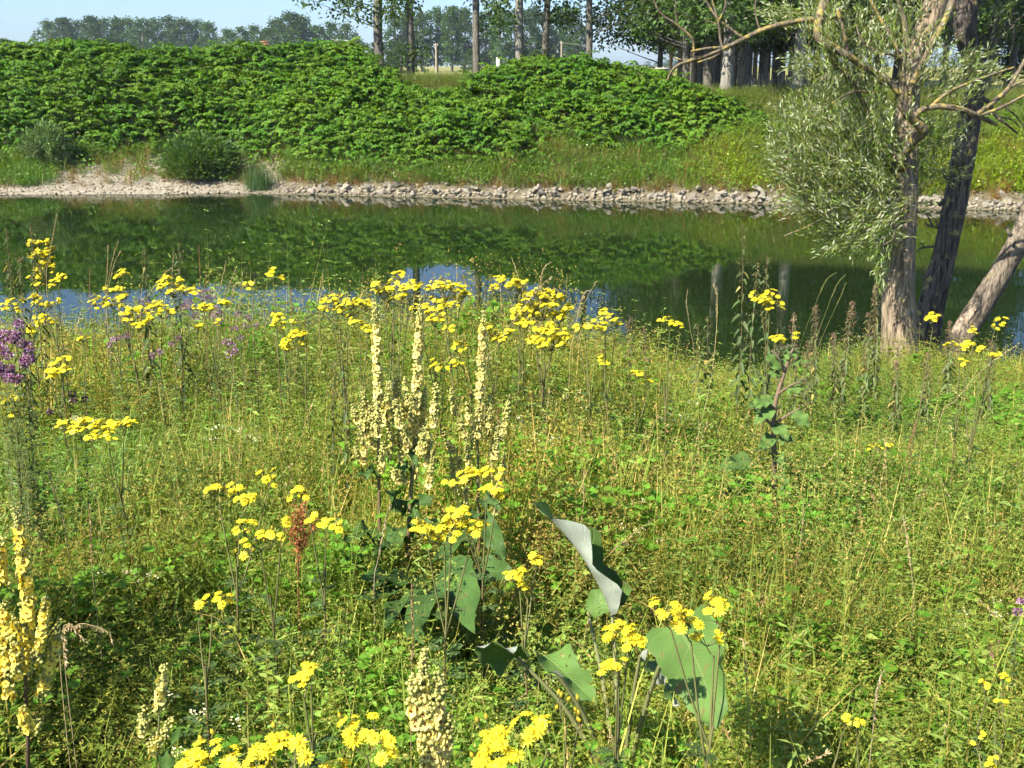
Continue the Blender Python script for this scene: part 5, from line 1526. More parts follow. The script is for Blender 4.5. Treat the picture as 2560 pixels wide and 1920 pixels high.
class Mullein:
    def __init__(self, label, basepx, d, name='mullein_plant', fsize=1.0, limit=300, gold=False):
        self.mf = MG if gold else MF; self.mff = MGF if gold else MFF
        p = at(basepx[0], basepx[1], d); z = zg1(p[0], d)
        self.o = thing(name, label, 'mullein', (p[0], d, z), 'dark mulleins'); self.d = d; self.fs = fsize; self.cnt = 0; self.limit = limit
        self.base = np.array((p[0], d, z)); self.root = p
    def stem(self, rows, r, col=(.14, .15, .06), col2=(.18, .09, .06)):
        mb = MB()
        pts = [at(a, b_, self.d + (c[0] if c else 0)) for a, b_, *c in rows]
        pts = [self.base - (0, 0, .02)] + pts if pts[-1][2] > pts[0][2] else pts
        S = spline(pts, 5); n = len(S)
        tube(mb, S, np.linspace(r, r * .5, n), 7, np.linspace(col2, col, n), ridges=5)
        return part('stem', mb, [M['stem']], self.o)
    def spike(self, rows, rad=.012, openf=.75, dens=1.0, stemr=.003, off=0.0, parent=None):
        """rows: top -> bottom pixels; flowers open on the lower share 'openf'"""
        P = spline([at(a, b_, self.d + off) for a, b_ in rows], 6)
        L = np.linalg.norm(np.diff(P, axis=0), axis=1); cum = np.concatenate([[0], np.cumsum(L)]); tot = cum[-1]
        ax = MB(); tube(ax, P, np.linspace(.0015, stemr, len(P)), 5, (.17, .18, .07))
        sp = part('spike', ax, [M['stem']], self.o)
        n = int(tot / .0026 * dens)
        t = np.sort(rng.random(n)); pos = np.stack([np.interp(t * tot, cum, P[:, j]) for j in range(3)], 1)
        axis_ = norm(P[0] - P[-1]); fr = frame_to(axis_)
        a = np.arange(n) * 2.4 + rng.random(n)
        out = np.outer(np.cos(a), fr[:, 0]) + np.outer(np.sin(a), fr[:, 1])
        r = rad * np.interp(t, [0, .12, .3, 1], [.25, .55, 1, 1]) * (.6 + .5 * rng.random(n))
        pos = pos + out * r[:, None]
        isopen = (t > 1 - openf) & (rng.random(n) < .62)
        joined = MB(); fl = []
        for i in range(n):
            if isopen[i]:
                nn = norm(out[i] + axis_ * .25 + rng.normal(size=3) * .25)
                fl.append((pos[i], frame_to(nn, rng.random() * 6), self.fs * (.88 + .36 * rng.random())))
        # buds
        k = 3
        bi = np.repeat(np.where(~isopen)[0], k)
        if len(bi):
            P2 = pos[bi] + rng.normal(size=(len(bi), 3)) * .0035
            stamp(joined, MBUD, P2, np.stack([frame_to(norm(out[i] + axis_ * .5)) for i in bi]), np.interp(t[bi], [0, .3, 1], [.7, 1.0, 1.15]) * self.fs)
            bo = part('buds', joined, [M['petal']], sp); bo['kind'] = 'stuff'
        rest = []
        for p, f_, s in fl:
            if self.cnt < self.limit:
                put('flower', self.mf[rng.integers(2)], sp, p, f_, s); self.cnt += 1
            else: rest.append((p, f_, s))
        if rest:
            mb = MB(); stamp(mb, self.mff, np.array([r_[0] for r_ in rest]), np.stack([r_[1] for r_ in rest]), np.array([r_[2] for r_ in rest]))
            ro = part('flowers', mb, [M['petal']], sp); ro['kind'] = 'stuff'
        return sp

# broad leaves -------------------------------------------------------------
def leaf_mat(name, col, vein, rough=.55, bumpk=.5):
    """uses the mesh UV: u across (-1..1 -> 0..1), v along"""
    m, N, Lk = nodes(name)
    b = N['Principled BSDF']; out = N['Material Output']
    uv = N.new('ShaderNodeUVMap'); sx = N.new('ShaderNodeSeparateXYZ'); Lk.new(uv.outputs[0], sx.inputs[0])
    ab = N.new('ShaderNodeMath'); ab.operation = 'ABSOLUTE'; Lk.new(sx.outputs[0], ab.inputs[0])
    # side veins: v*9 - |u|*4 sawtooth
    m1 = N.new('ShaderNodeMath'); m1.operation = 'MULTIPLY'; m1.inputs[1].default_value = 7.0; Lk.new(sx.outputs[1], m1.inputs[0])
    m2 = N.new('ShaderNodeMath'); m2.operation = 'MULTIPLY_ADD'; m2.inputs[1].default_value = -2.2; Lk.new(ab.outputs[0], m2.inputs[0]); Lk.new(m1.outputs[0], m2.inputs[2])
    nz = N.new('ShaderNodeTexNoise'); nz.inputs['Scale'].default_value = 22; nz.inputs['Detail'].default_value = 4
    tc = N.new('ShaderNodeTexCoord'); Lk.new(tc.outputs['Object'], nz.inputs[0])
    m2b = N.new('ShaderNodeMath'); m2b.operation = 'MULTIPLY_ADD'; m2b.inputs[1].default_value = .5; Lk.new(nz.outputs[0], m2b.inputs[0]); Lk.new(m2.outputs[0], m2b.inputs[2])
    fr = N.new('ShaderNodeMath'); fr.operation = 'PINGPONG'; fr.inputs[1].default_value = .5; Lk.new(m2b.outputs[0], fr.inputs[0])
    mr = N.new('ShaderNodeMapRange'); mr.inputs[1].default_value = 0; mr.inputs[2].default_value = .07; mr.inputs[3].default_value = 1; mr.inputs[4].default_value = 0; Lk.new(fr.outputs[0], mr.inputs[0])
    mr2 = N.new('ShaderNodeMapRange'); mr2.inputs[1].default_value = 0.01; mr2.inputs[2].default_value = .06; mr2.inputs[3].default_value = 1; mr2.inputs[4].default_value = 0; Lk.new(ab.outputs[0], mr2.inputs[0])
    mxv = N.new('ShaderNodeMath'); mxv.operation = 'MAXIMUM'; Lk.new(mr.outputs[0], mxv.inputs[0]); Lk.new(mr2.outputs[0], mxv.inputs[1])
    k = N.new('ShaderNodeMath'); k.operation = 'MULTIPLY'; k.inputs[1].default_value = .55; Lk.new(mxv.outputs[0], k.inputs[0])
    n2 = N.new('ShaderNodeTexNoise'); n2.inputs['Scale'].default_value = 9; n2.inputs['Detail'].default_value = 5; Lk.new(tc.outputs['Object'], n2.inputs[0])
    rp = N.new('ShaderNodeMapRange'); rp.inputs[1].default_value = .3; rp.inputs[2].default_value = .7; rp.inputs[3].default_value = .75; rp.inputs[4].default_value = 1.2; Lk.new(n2.outputs[0], rp.inputs[0])
    vs = N.new('ShaderNodeVectorMath'); vs.operation = 'SCALE'; vs.inputs[0].default_value = col; Lk.new(rp.outputs[0], vs.inputs['Scale'])
    mx = N.new('ShaderNodeMix'); mx.data_type = 'RGBA'; Lk.new(k.outputs[0], mx.inputs['Factor']); Lk.new(vs.outputs[0], mx.inputs['A']); mx.inputs['B'].default_value = (*vein, 1)
    n3 = N.new('ShaderNodeTexNoise'); n3.inputs['Scale'].default_value = 34; n3.inputs['Detail'].default_value = 3; Lk.new(tc.outputs['Object'], n3.inputs[0])
    sp_ = N.new('ShaderNodeMapRange'); sp_.inputs[1].default_value = .64; sp_.inputs[2].default_value = .72; sp_.inputs[3].default_value = 0; sp_.inputs[4].default_value = .7; Lk.new(n3.outputs[0], sp_.inputs[0])
    mz = N.new('ShaderNodeMix'); mz.data_type = 'RGBA'; Lk.new(sp_.outputs[0], mz.inputs['Factor']); Lk.new(mx.outputs['Result'], mz.inputs['A']); mz.inputs['B'].default_value = (.19, .13, .05, 1)
    mx = mz
    Lk.new(mx.outputs['Result'], b.inputs['Base Color']); b.inputs['Roughness'].default_value = rough; b.inputs['Specular IOR Level'].default_value = .22
    bp = N.new('ShaderNodeBump'); bp.inputs['Strength'].default_value = bumpk; bp.inputs['Distance'].default_value = .004; bp.invert = True
    ah = N.new('ShaderNodeMath'); ah.operation = 'MULTIPLY_ADD'; ah.inputs[1].default_value = -.6; Lk.new(nz.outputs[0], ah.inputs[0]); Lk.new(mxv.outputs[0], ah.inputs[2])
    Lk.new(ah.outputs[0], bp.inputs['Height']); Lk.new(bp.outputs[0], b.inputs['Normal'])
    tr = N.new('ShaderNodeBsdfTranslucent'); hs = N.new('ShaderNodeVectorMath'); hs.operation = 'MULTIPLY'; hs.inputs[1].default_value = (1.2, 1.2, .6)
    Lk.new(mx.outputs['Result'], hs.inputs[0]); Lk.new(hs.outputs[0], tr.inputs[0])
    ms = N.new('ShaderNodeMixShader'); ms.inputs[0].default_value = .2; Lk.new(b.outputs[0], ms.inputs[1]); Lk.new(tr.outputs[0], ms.inputs[2]); Lk.new(ms.outputs[0], out.inputs[0])
    return m
M['broad'] = leaf_mat('broad_leaf', (.065, .135, .030), (.13, .19, .06))
M['burdock'] = leaf_mat('burdock_leaf', (.105, .195, .042), (.20, .27, .09))
M['burdock_under'] = leaf_mat('burdock_leaf_underside', (.36, .40, .32), (.44, .48, .38), .8, .25)

def broad_leaf(parent, base, tip, width, face, mats, droop=.1, curl=0.0, fold=.15, ruffle=.02, n=14, m_=8, prof=None, name='leaf', roll=None, bend=(0, 0, 0)):
    """double-skinned leaf from base to tip; 'face' = direction the upper side looks to.
    curl>0 rolls both edges upward; roll(v)-> extra rotation of the blade round its midrib"""
    base = np.asarray(base, float); tip = np.asarray(tip, float)
    d = tip - base; L = np.linalg.norm(d); d = d / L
    face = norm(np.asarray(face, float) - d * np.dot(face, d))
    side = np.cross(d, face)
    if prof is None: prof = lambda v: np.interp(v, [0, .04, .15, .35, .6, .85, 1], [.05, .45, .85, 1, .82, .38, .0])
    V = np.linspace(0, 1, n + 1); U = np.linspace(-1, 1, m_ + 1)
    ph = rng.random(4) * 6
    pts = np.zeros((n + 1, m_ + 1, 3)); nrm = np.zeros_like(pts)
    for i, v in enumerate(V):
        w = width / 2 * prof(v) * (1 + .05 * math.sin(v * 41 + ph[1]) + .03 * math.sin(v * 83 + ph[2]))
        axis_p = base + d * L * v + np.array((0, 0, -1.0)) * droop * L * v * v + np.asarray(bend) * L * math.sin(v * math.pi)
        rot = roll(v) if roll else 0
        s = side * math.cos(rot) + face * math.sin(rot); f = -side * math.sin(rot) + face * math.cos(rot)
        for j, u in enumerate(U):
            if curl:
                th = u * curl; a = math.sin(th) / curl; h = (1 - math.cos(th)) / curl
            else: a, h = u, 0
            h += fold * abs(u) + ruffle / max(w, .005) * abs(u) ** 2 * math.sin(v * 13 + ph[0] + (2 if u > 0 else 0)) * min(1, w / .02)
            pts[i, j] = axis_p + s * w * a + f * w * h
    idx = np.arange((n + 1) * (m_ + 1)).reshape(n + 1, m_ + 1)
    q = np.stack([idx[:-1, :-1], idx[1:, :-1], idx[1:, 1:], idx[:-1, 1:]], -1).reshape(-1, 4)
    du = np.gradient(pts, axis=1); dv = np.gradient(pts, axis=0)
    nn = norm(np.cross(du, dv)); 
    sg = np.sign((nn * face).sum(-1).mean()) or 1
    nn = nn * sg
    mb = MB()
    up = pts + nn * .0004; dn = pts - nn * .0004
    qa = q if sg < 0 else q[:, ::-1]
    qa = np.concatenate([qa[:, [0, 1, 2]], qa[:, [0, 2, 3]]])
    mb.add(up.reshape(-1, 3), qa, mat=0)
    mb.add(dn.reshape(-1, 3), qa[:, ::-1], mat=1 if len(mats) > 1 else 0)
    o = part(name, mb, mats, parent, True)
    me = o.data
    uvl = me.uv_layers.new(name='UVMap')
    uu = np.tile(np.stack(np.meshgrid(U, V), -1).reshape(-1, 2), (2, 1))
    li = np.zeros(len(me.loops), np.int32); me.loops.foreach_get('vertex_index', li)
    uvl.data.foreach_set('uv', uu[li].astype(np.float32).ravel())
    return o

def pleaf(parent, bpx, tpx, d, wpx, mats, face=(-.2, -.5, 1), **kw):
    """leaf by pixel end points (x,y[,depth offset])"""
    a = at(bpx[0], bpx[1], d + (bpx[2] if len(bpx) > 2 else 0)); b_ = at(tpx[0], tpx[1], d + (tpx[2] if len(tpx) > 2 else 0))
    return broad_leaf(parent, a, b_, wpx * mpp(d), face, mats, **kw)

D = 3.35
mA = Mullein('left tall spike of the dark mullein group in the centre', (948, 1470), D)
mA.stem([(950, 1380), (948, 1250), (946, 1120), (948, 1050)], .0075)
mA.spike([(936, 755), (940, 820), (944, 930), (948, 1060)], .0115, .86, 1.25)
for rows in ([(904, 969), (912, 1005), (931, 1036)], [(881, 1011), (888, 1040), (898, 1064)], [(916, 1062), (922, 1090), (935, 1118)], [(887, 1112), (895, 1134), (908, 1156)], [(961, 985), (955, 1020), (950, 1062)], [(950, 1110), (954, 1150), (953, 1170)]):
    mA.spike(rows, .007, .45, .9, off=-.02 + .05 * rng.random())
mB = Mullein('middle tallest spike of the dark mullein group in the centre', (1020, 1480), D)
mB.stem([(1020, 1400), (1022, 1320), (1030, 1200), (1038, 1080)], .010)
mB.spike([(1051, 742), (1050, 790), (1046, 880), (1043, 980), (1038, 1086)], .0125, .86, 1.35)
for rows in ([(974, 955), (968, 1000), (962, 1064)], [(994, 938), (990, 985), (985, 1034)], [(1012, 946), (1014, 985), (1016, 1040)], [(1090, 958), (1088, 1005), (1082, 1066)], [(1063, 968), (1058, 1020), (1052, 1070)], [(1058, 1083), (1054, 1110), (1049, 1135)], [(983, 1165), (988, 1185), (996, 1205)], [(1000, 1180), (1008, 1196), (1018, 1206)], [(1072, 1080), (1066, 1110), (1058, 1140)]):
    mB.spike(rows, .0075, .5, 1.0, off=-.06 + .1 * rng.random())
mC = Mullein('right spike of the dark mullein group, standing apart before the yellow ragwort', (1200, 1460), D + .1)
mC.stem([(1198, 1380), (1196, 1250), (1194, 1100)], .0075)
mC.spike([(1209, 778), (1207, 850), (1200, 960), (1193, 1090)], .011, .84, 1.2)
for rows in ([(1127, 973), (1131, 1005), (1140, 1040)], [(1150, 1049), (1158, 1075), (1170, 1098)], [(1167, 1007), (1170, 1035), (1172, 1060)], [(1227, 1011), (1225, 1050), (1221, 1100)], [(1273, 990), (1266, 1040), (1250, 1106)], [(1108, 1083), (1120, 1110), (1137, 1128)], [(1244, 1250), (1240, 1270), (1236, 1285)], [(1165, 1220), (1163, 1245), (1166, 1262)]):
    mC.spike(rows, .007, .5, .95, off=-.03 + .06 * rng.random())
B1 = [M['broad']]
for par, bp_, tp, w, kw in [(mA.o, (955, 1330, 0), (852, 1325, -.12), 64, dict(droop=.25, fold=.3)), (mA.o, (950, 1345, 0), (855, 1400, -.2), 60, dict(droop=.2, fold=.3)), (mB.o, (1015, 1350, 0), (925, 1365, -.25), 66, dict(droop=.15, fold=.25)),
                            (mB.o, (1012, 1290, 0), (960, 1230, -.05), 56, dict(droop=-.1, fold=.3)), (mB.o, (1018, 1290, 0), (1085, 1215, -.02), 54, dict(droop=.25, fold=.25)), (mB.o, (1016, 1320, -.02), (975, 1300, -.22), 70, dict(droop=.5, fold=.2)),
                            (mB.o, (1022, 1330, 0), (1105, 1290, -.1), 56, dict(droop=.3, fold=.2)), (mA.o, (948, 1180, 0), (890, 1185, -.05), 34, dict(droop=.1, fold=.3)), (mB.o, (1025, 1175, 0), (985, 1162, -.05), 34, dict(droop=.2, fold=.3)),
                            (mC.o, (1205, 1290, 0), (1262, 1395, -.2), 58, dict(droop=.1, fold=.25)), (mC.o, (1195, 1285, 0), (1120, 1270, -.1), 56, dict(droop=.2, fold=.2)), (mC.o, (1190, 1330, 0), (1080, 1370, -.2), 70, dict(droop=.2, fold=.2)), (mB.o, (1030, 1120, 0), (1042, 1160, -.05), 24, dict(droop=.2, fold=.3)), (mC.o, (1200, 1250, 0), (1255, 1255, -.05), 40, dict(droop=.3, fold=.3))]:
    pleaf(par, bp_, tp, D, w, B1, **kw)
# big shaded basal leaves
for bp_, tp, w, face in [((1075, 1450, -.1), (890, 1460, -.45), 92, (-.1, -.6, 1)), ((1060, 1460, -.1), (955, 1520, -.6), 95, (-.3, -.6, 1)), ((1120, 1400, -.2), (1188, 1540, -.65), 112, (-.2, -1, .7)), ((1020, 1450, -.2), (900, 1420, -.4), 80, (0, -.5, 1)), ((1180, 1430, -.2), (1290, 1420, -.3), 90, (.1, -.6, 1)), ((1010, 1480, -.3), (1060, 1570, -.7), 84, (-.2, -.9, .8)), ((1090, 1470, -.4), (1015, 1550, -.8), 80, (-.2, -.9, .8))]:
    pleaf(mB.o, bp_, tp, D - .05, w, B1, face=face, droop=.12, fold=.1, ruffle=.012)

DL = 1.9
mL = Mullein('bright yellow mullein cut by the left picture edge in the foreground', (72, 1990), DL, fsize=.82, gold=True)
mL.stem([(74, 1960), (70, 1850), (64, 1700), (60, 1600)], .0055, (.10, .08, .04), (.10, .06, .04))
for rows, r, of in [([(40, 1270), (48, 1340), (64, 1430), (70, 1520), (64, 1600), (60, 1690)], .0105, .9), ([(145, 1553), (140, 1610), (122, 1680), (100, 1740)], .007, .85), ([(114, 1490), (112, 1540), (102, 1600), (85, 1660)], .007, .9), ([(8, 1500), (12, 1590), (20, 1680), (22, 1745)], .009, .9), ([(36, 1540), (40, 1610), (45, 1690)], .008, .9), ([(2, 1345), (0, 1400), (8, 1460)], .009, .8), ([(56, 1770), (64, 1800), (74, 1832)], .007, .9), ([(99, 1800), (92, 1812), (82, 1828)], .009, .5), ([(-30, 1500), (-20, 1600), (-5, 1700)], .014, .9)]:
    mL.spike(rows, r, of, 1.25, off=-.04 + .08 * rng.random())
for bp_, tp, w in [((72, 1940, 0), (150, 1960, -.1), 60), ((70, 1950, 0), (-30, 1930, -.1), 70), ((72, 1970, 0), (-10, 1985, -.15), 80)]:
    pleaf(mL.o, bp_, tp, DL, w, B1, droop=.2, fold=.25)
DS = 1.95
mS = Mullein('small slender mullein in the shade right of the left-edge mullein', (400, 1990), DS)
mS.stem([(400, 1940), (396, 1850), (400, 1760)], .003)
for rows, of in [([(409, 1662), (404, 1710), (396, 1775)], .75), ([(359, 1770), (357, 1800), (360, 1832)], .2), ([(424, 1800), (410, 1830), (388, 1868)], .5), ([(378, 1845), (382, 1870), (386, 1890)], .5)]:
    mS.spike(rows, .006, of, 1.1)
pleaf(mS.o, (398, 1960, 0), (450, 1770, -.02), DS, 40, B1, droop=.2)
DM = 1.62
mM = Mullein('pale cream mullein spikes at the bottom centre between two ragworts', (1075, 2060), DM)
mM.stem([(1078, 2000), (1082, 1920), (1076, 1850)], .005)
for rows, of in [([(1059, 1625), (1058, 1700), (1062, 1780), (1066, 1850)], .7), ([(1033, 1690), (1034, 1750), (1042, 1815)], .5), ([(1098, 1680), (1096, 1760), (1094, 1840), (1098, 1925)], .7), ([(1080, 1740), (1084, 1820), (1092, 1910)], .7), ([(1122, 1790), (1116, 1850), (1108, 1910)], .6), ([(1050, 1800), (1060, 1860), (1072, 1920)], .7)]:
    mM.spike(rows, .0065, of, 1.3)
pleaf(mM.o, (1078, 2010, 0), (1150, 1980, -.1), DM, 60, B1, droop=.2); pleaf(mM.o, (1078, 2010, 0), (1000, 1990, -.1), DM, 60, B1, droop=.2)

# more budded side spikes round the three centre plants
for mu, cx, n_, x0, x1 in ((mA, 948, 7, -60, 30), (mB, 1030, 12, -60, 60), (mC, 1196, 9, -75, 80)):
    for i in range(n_):
        px = cx + x0 + (x1 - x0) * (i + rng.random()) / n_; py = 975 + 130 * rng.random() + .5 * abs(px - cx)
        ln = 60 + 45 * rng.random(); dx = (cx - px) * .25
        mu.spike([(px, py), (px + dx * .4, py + ln * .5), (px + dx, py + ln)], .006, .35, .85, off=-.08 + .16 * rng.random())

# ------------------------------------------------------------------ burdocks
BU = [M['burdock'], M['burdock_under']]
c0 = at(1560, 1720, 2.35)
bd = thing('burdock_plant', 'burdock with huge curled leaves in the centre foreground, pale undersides showing', 'burdock', (c0[0], 2.35, zg1(c0[0], 2.35)))
# curled upright leaf : spine runs from lower right to upper left, left half rolled showing the white underside
heart = lambda v: np.interp(v, [0, .05, .2, .45, .7, .9, 1], [.35, .8, 1, .95, .75, .42, .05])
pleaf(bd, (1530, 1530, .05), (1335, 1292, .02), 2.55, 140, BU, face=(.75, -.25, .65), droop=-.10, curl=1.5, fold=.1, ruffle=.022, n=20, m_=12, prof=heart, roll=lambda v: .25 - .9 * v, bend=(.05, 0, .06))
pleaf(bd, (1690, 1560, .12), (1790, 1815, -.16), 2.05, 215, BU, face=(-.45, -.75, .55), droop=.02, curl=.55, fold=.0, ruffle=.016, n=20, m_=12, prof=lambda v: np.interp(v, [0, .04, .15, .4, .7, .9, 1], [.55, .9, 1, .92, .68, .36, .08]), bend=(.03, -.05, .05))
pleaf(bd, (1360, 1640, .1), (1490, 1740, -.1), 2.2, 110, BU, face=(.2, -.5, .9), droop=.1, curl=.9, ruffle=.015, prof=heart, n=16, m_=10)
pleaf(bd, (1290, 1640, .1), (1190, 1600, 0), 2.3, 110, BU, face=(.5, -.3, -.6), droop=.1, curl=.8, ruffle=.015, prof=heart, n=16, m_=10)
pleaf(bd, (1470, 1530, .15), (1560, 1450, .15), 2.7, 80, BU, face=(-.3, -.6, .8), droop=.2, fold=.1, ruffle=.012, prof=heart)
pleaf(bd, (1600, 1640, .1), (1700, 1745, .02), 2.2, 110, BU, face=(.6, .3, .6), droop=.15, fold=.1, prof=heart)
mb = MB()
for px, py, dd in [(1530, 1530, 2.6), (1690, 1560, 2.17), (1360, 1640, 2.3), (1470, 1530, 2.85), (1290, 1640, 2.4), (1600, 1640, 2.3)]:
    p = at(px, py, dd); b_ = np.array((c0[0], 2.35, zg1(c0[0], 2.35)))
    tube(mb, spline([b_ - (0, 0, .02), (b_ + p) / 2 + (0, 0, .04), p], 4), np.linspace(.008, .004, 9), 6, (.16, .17, .07))
part('leaf_stalks', mb, [M['stem']], bd)

DB = 4.3
c0 = at(1950, 1300, DB); z0 = zg1(c0[0], DB)
br_ = thing('burdock_plant', 'tall branching burdock with purple stem and lobed leaves in the right meadow', 'burdock', (c0[0], DB, z0))
mb = MB()
def bstem(rows, r0, r1, col=(.17, .12, .08)):
    S = spline([at(x_, y_, DB + o_) for x_, y_, o_ in rows], 5); tube(mb, S, np.linspace(r0, r1, len(S)), 7, col)
bstem([(1936, 1330, 0), (1936, 1200, 0), (1934, 1080, 0), (1938, 1010, 0), (1955, 950, 0), (1975, 890, 0), (1985, 870, 0)], .013, .005)
bstem([(1936, 1065, 0), (1915, 1050, -.02), (1890, 1020, -.05)], .007, .004); bstem([(1936, 1060, 0), (1965, 1040, -.02), (2000, 1020, -.05)], .006, .003)
bstem([(1945, 985, 0), (1975, 965, -.05), (2000, 955, -.1)], .006, .003); bstem([(1960, 930, 0), (1950, 900, -.05), (1930, 875, -.05)], .006, .003)
part('stem', mb, [M['stem']], br_)
for bp_, tp, w, fc in [((1958, 920), (1916, 880), 42, (-.3, -.6, .8)), ((1950, 935), (1920, 930), 26, (-.2, -.6, .8)), ((1968, 975, -.05), (2012, 968, -.1), 34, (0, -.5, 1)), ((1980, 905), (2020, 900, -.05), 26, (.2, -.5, 1)), ((1920, 1000), (1882, 1010, -.05), 36, (0, -.6, .8)), ((1932, 1020), (1888, 1050, -.08), 40, (-.2, -.6, .8)), ((1936, 1060), (1970, 1090, -.12), 40, (0, -.6, .8)), ((1985, 1030, -.05), (2022, 1062, -.1), 42, (.1, -.6, .8)), ((1935, 1090), (1900, 1115, -.1), 38, (-.2, -.6, .8)), ((1940, 1100), (1985, 1095, -.1), 44, (.1, -.6, .8)), ((1936, 1130), (1960, 1165, -.1), 30, (0, -.6, .8)), ((1880, 1150, -.1), (1800, 1160, -.2), 60, (0, -.5, 1)), ((1885, 1255, -.1), (1790, 1235, -.2), 80, (.1, -.6, .9)), ((1880, 1240, -.1), (1850, 1300, -.3), 80, (-.2, -.5, 1)), ((1935, 1180), (1975, 1210, -.1), 30, (.1, -.5, 1)), ((1935, 1020), (1915, 980, .05), 30, (.1, -.5, 1)), ((1960, 890), (2000, 875, 0), 40, (0, -.4, 1)), ((1900, 1030, -.05), (1870, 1000, -.05), 26, (0, -.4, 1)), ((1936, 1240, -.05), (2010, 1225, -.1), 60, (.1, -.5, 1))]:
    pleaf(br_, bp_, tp, DB, w, BU, face=fc, droop=.15, fold=.12, ruffle=.012, prof=heart, n=8, m_=6)
mb = MB()
for px, py in [(1955, 872), (1968, 868), (1980, 866), (1992, 872), (1935, 882), (1900, 945), (1975, 885), (1945, 890), (2005, 950), (1895, 935), (1990, 905), (1870, 990), (1962, 880), (1912, 955)]:
    p = at(px, py, DB + rng.normal() * .02)
    mb.add(octv * .009 + p, octf, (.14, .18, .08)); n = 26
    leaves(mb, np.tile(p, (n, 1)), rdir(n), rdir(n), .014, .0025, jit((.17, .21, .10), n, .2, .05), 'lance')
part('burrs', mb, [M['leaf']], br_)
for (px, py, tx, ty, w) in [((1760), 1310, 1748, 1330, 26), (1775, 1285, 1765, 1300, 22)]:
    pass

# ------------------------------------------------------------------ nettles and brown-topped herbs
def nettle(top, bot, d, label, col=(.085, .13, .04), brown=False, leafpx=26, name='nettle_plant', h_leaf=.6, lean=0, dense=1.0):
    a = at(top[0], top[1], d); b_ = at(bot[0], bot[1], d)
    gx_, gz_ = b_[0], zg1(b_[0], d)
    base = np.array((gx_, d, gz_))
    o = thing(name, label, 'nettle' if name == 'nettle_plant' else 'herb', base, 'nettles' if name == 'nettle_plant' else 'brown-topped herbs')
    st = MB(); lf = MB(); sd = MB()
    S = spline([base - (0, 0, .03), base * .55 + a * .45 + (rng.normal() * .015, 0, 0), a], 6)
    tube(st, S, np.linspace(.0042, .0016, len(S)), 5, (.15, .12, .06))
    n = int(np.linalg.norm(a - base) / .045 * dense)
    t = np.linspace(.2, .99, n); ts = np.linspace(0, 1, len(S))
    pos = np.stack([np.interp(t, ts, S[:, j]) for j in range(3)], 1)
    L = leafpx * mpp(d)
    for s_ in (0, np.pi):
        az = np.arange(n) * 1.57 + s_ + rng.normal(size=n) * .3
        dr = np.stack([np.cos(az), np.sin(az), -.25 - .7 * rng.random(n)], 1)
        sz = np.interp(t, [0, .6, 1], [1.1, 1, .35]) * (.7 + .5 * rng.random(n))
        c = jit(col, n, .25, .12)
        dead = rng.random(n) < .06; c[dead] = jit((.40, .33, .10), int(dead.sum()), .2, .1)
        leaves(lf, pos + dr * .01, dr, (0, 0, 1) + rng.normal(size=(n, 3)) * .3, L * sz, L * .45 * sz, c, 'heart', .14, .5)
    # seed strings
    m_ = int(n * (10 if brown else 7))
    ti = rng.random(m_) ** (.6) * .6 + .4
    P = np.stack([np.interp(ti, ts, S[:, j]) for j in range(3)], 1)
    sp = .022 * np.interp(ti, [.4, .9, 1], [1, .8, .3])[:, None]
    P = P + rng.normal(size=(m_, 3)) * sp * (1, 1, .6)
    bc = (.24, .15, .10) if brown else (.17, .15, .06)
    leaves(sd, P, np.array((0, 0, -1.0)) + rng.normal(size=(m_, 3)) * .6, rdir(m_), .014 * (.6 + .8 * rng.random(m_)), .006, jit(bc, m_, .3, .1), 'lance', .3)
    part('stem', st, [M['stem']], o); part('leaves', lf, [M['leaf']], o); part('seed_strings', sd, [M['dry']], o)['kind'] = 'stuff'
for t_, b_, d, lab in [((1858, 560), (1840, 1000), 6.2, 'tallest nettle standing before the river right of centre'), ((1918, 640), (1905, 980), 6.1, 'second tall nettle, right of the tallest one'), ((1895, 655), (1890, 960), 6.5, 'nettle half hidden between the two tall ones'),
                       ((448, 605), (450, 850), 6.0, 'nettle over the river above the left ragworts'), ((360, 622), (366, 860), 6.1, 'shorter nettle left of the other in the left group'), ((15, 570), (38, 860), 5.6, 'nettle at the left picture edge'), ((75, 558), (88, 850), 5.8, 'nettle behind the tall left ragwort'), ((48, 640), (50, 860), 5.4, 'leafy nettle between the left-edge nettles'),
                       ((850, 815), (862, 1200), 4.3, 'nettle with yellowing leaves left of the mulleins'), ((835, 900), (838, 1200), 4.4, 'dark nettle beside the one with yellowing leaves'), ((985, 800), (985, 1100), 4.6, 'nettle behind the left mullein spike'), ((1745, 805), (1752, 960), 6.4, 'dark nettle left of the tall nettles by the dry stalk'), ((1770, 790), (1775, 960), 6.5, 'nettle just behind the tall dry stalk')]:
    nettle(t_, b_, d, lab)
for t_, b_, d, lab in [((1575, 790), (1580, 960), 6.3, 'brown-topped nettle at the meadow edge left of the dry stalk'), ((1610, 815), (1612, 960), 6.3, 'smaller brown-topped nettle beside its twin'), ((1985, 780), (1990, 960), 7.0, 'brown-topped herb among the arching grasses'), ((1955, 845), (1960, 960), 6.5, 'low brown-topped herb under the ragwort by the nettles')]:
    nettle(t_, b_, d, lab, (.10, .13, .045), True, 20)
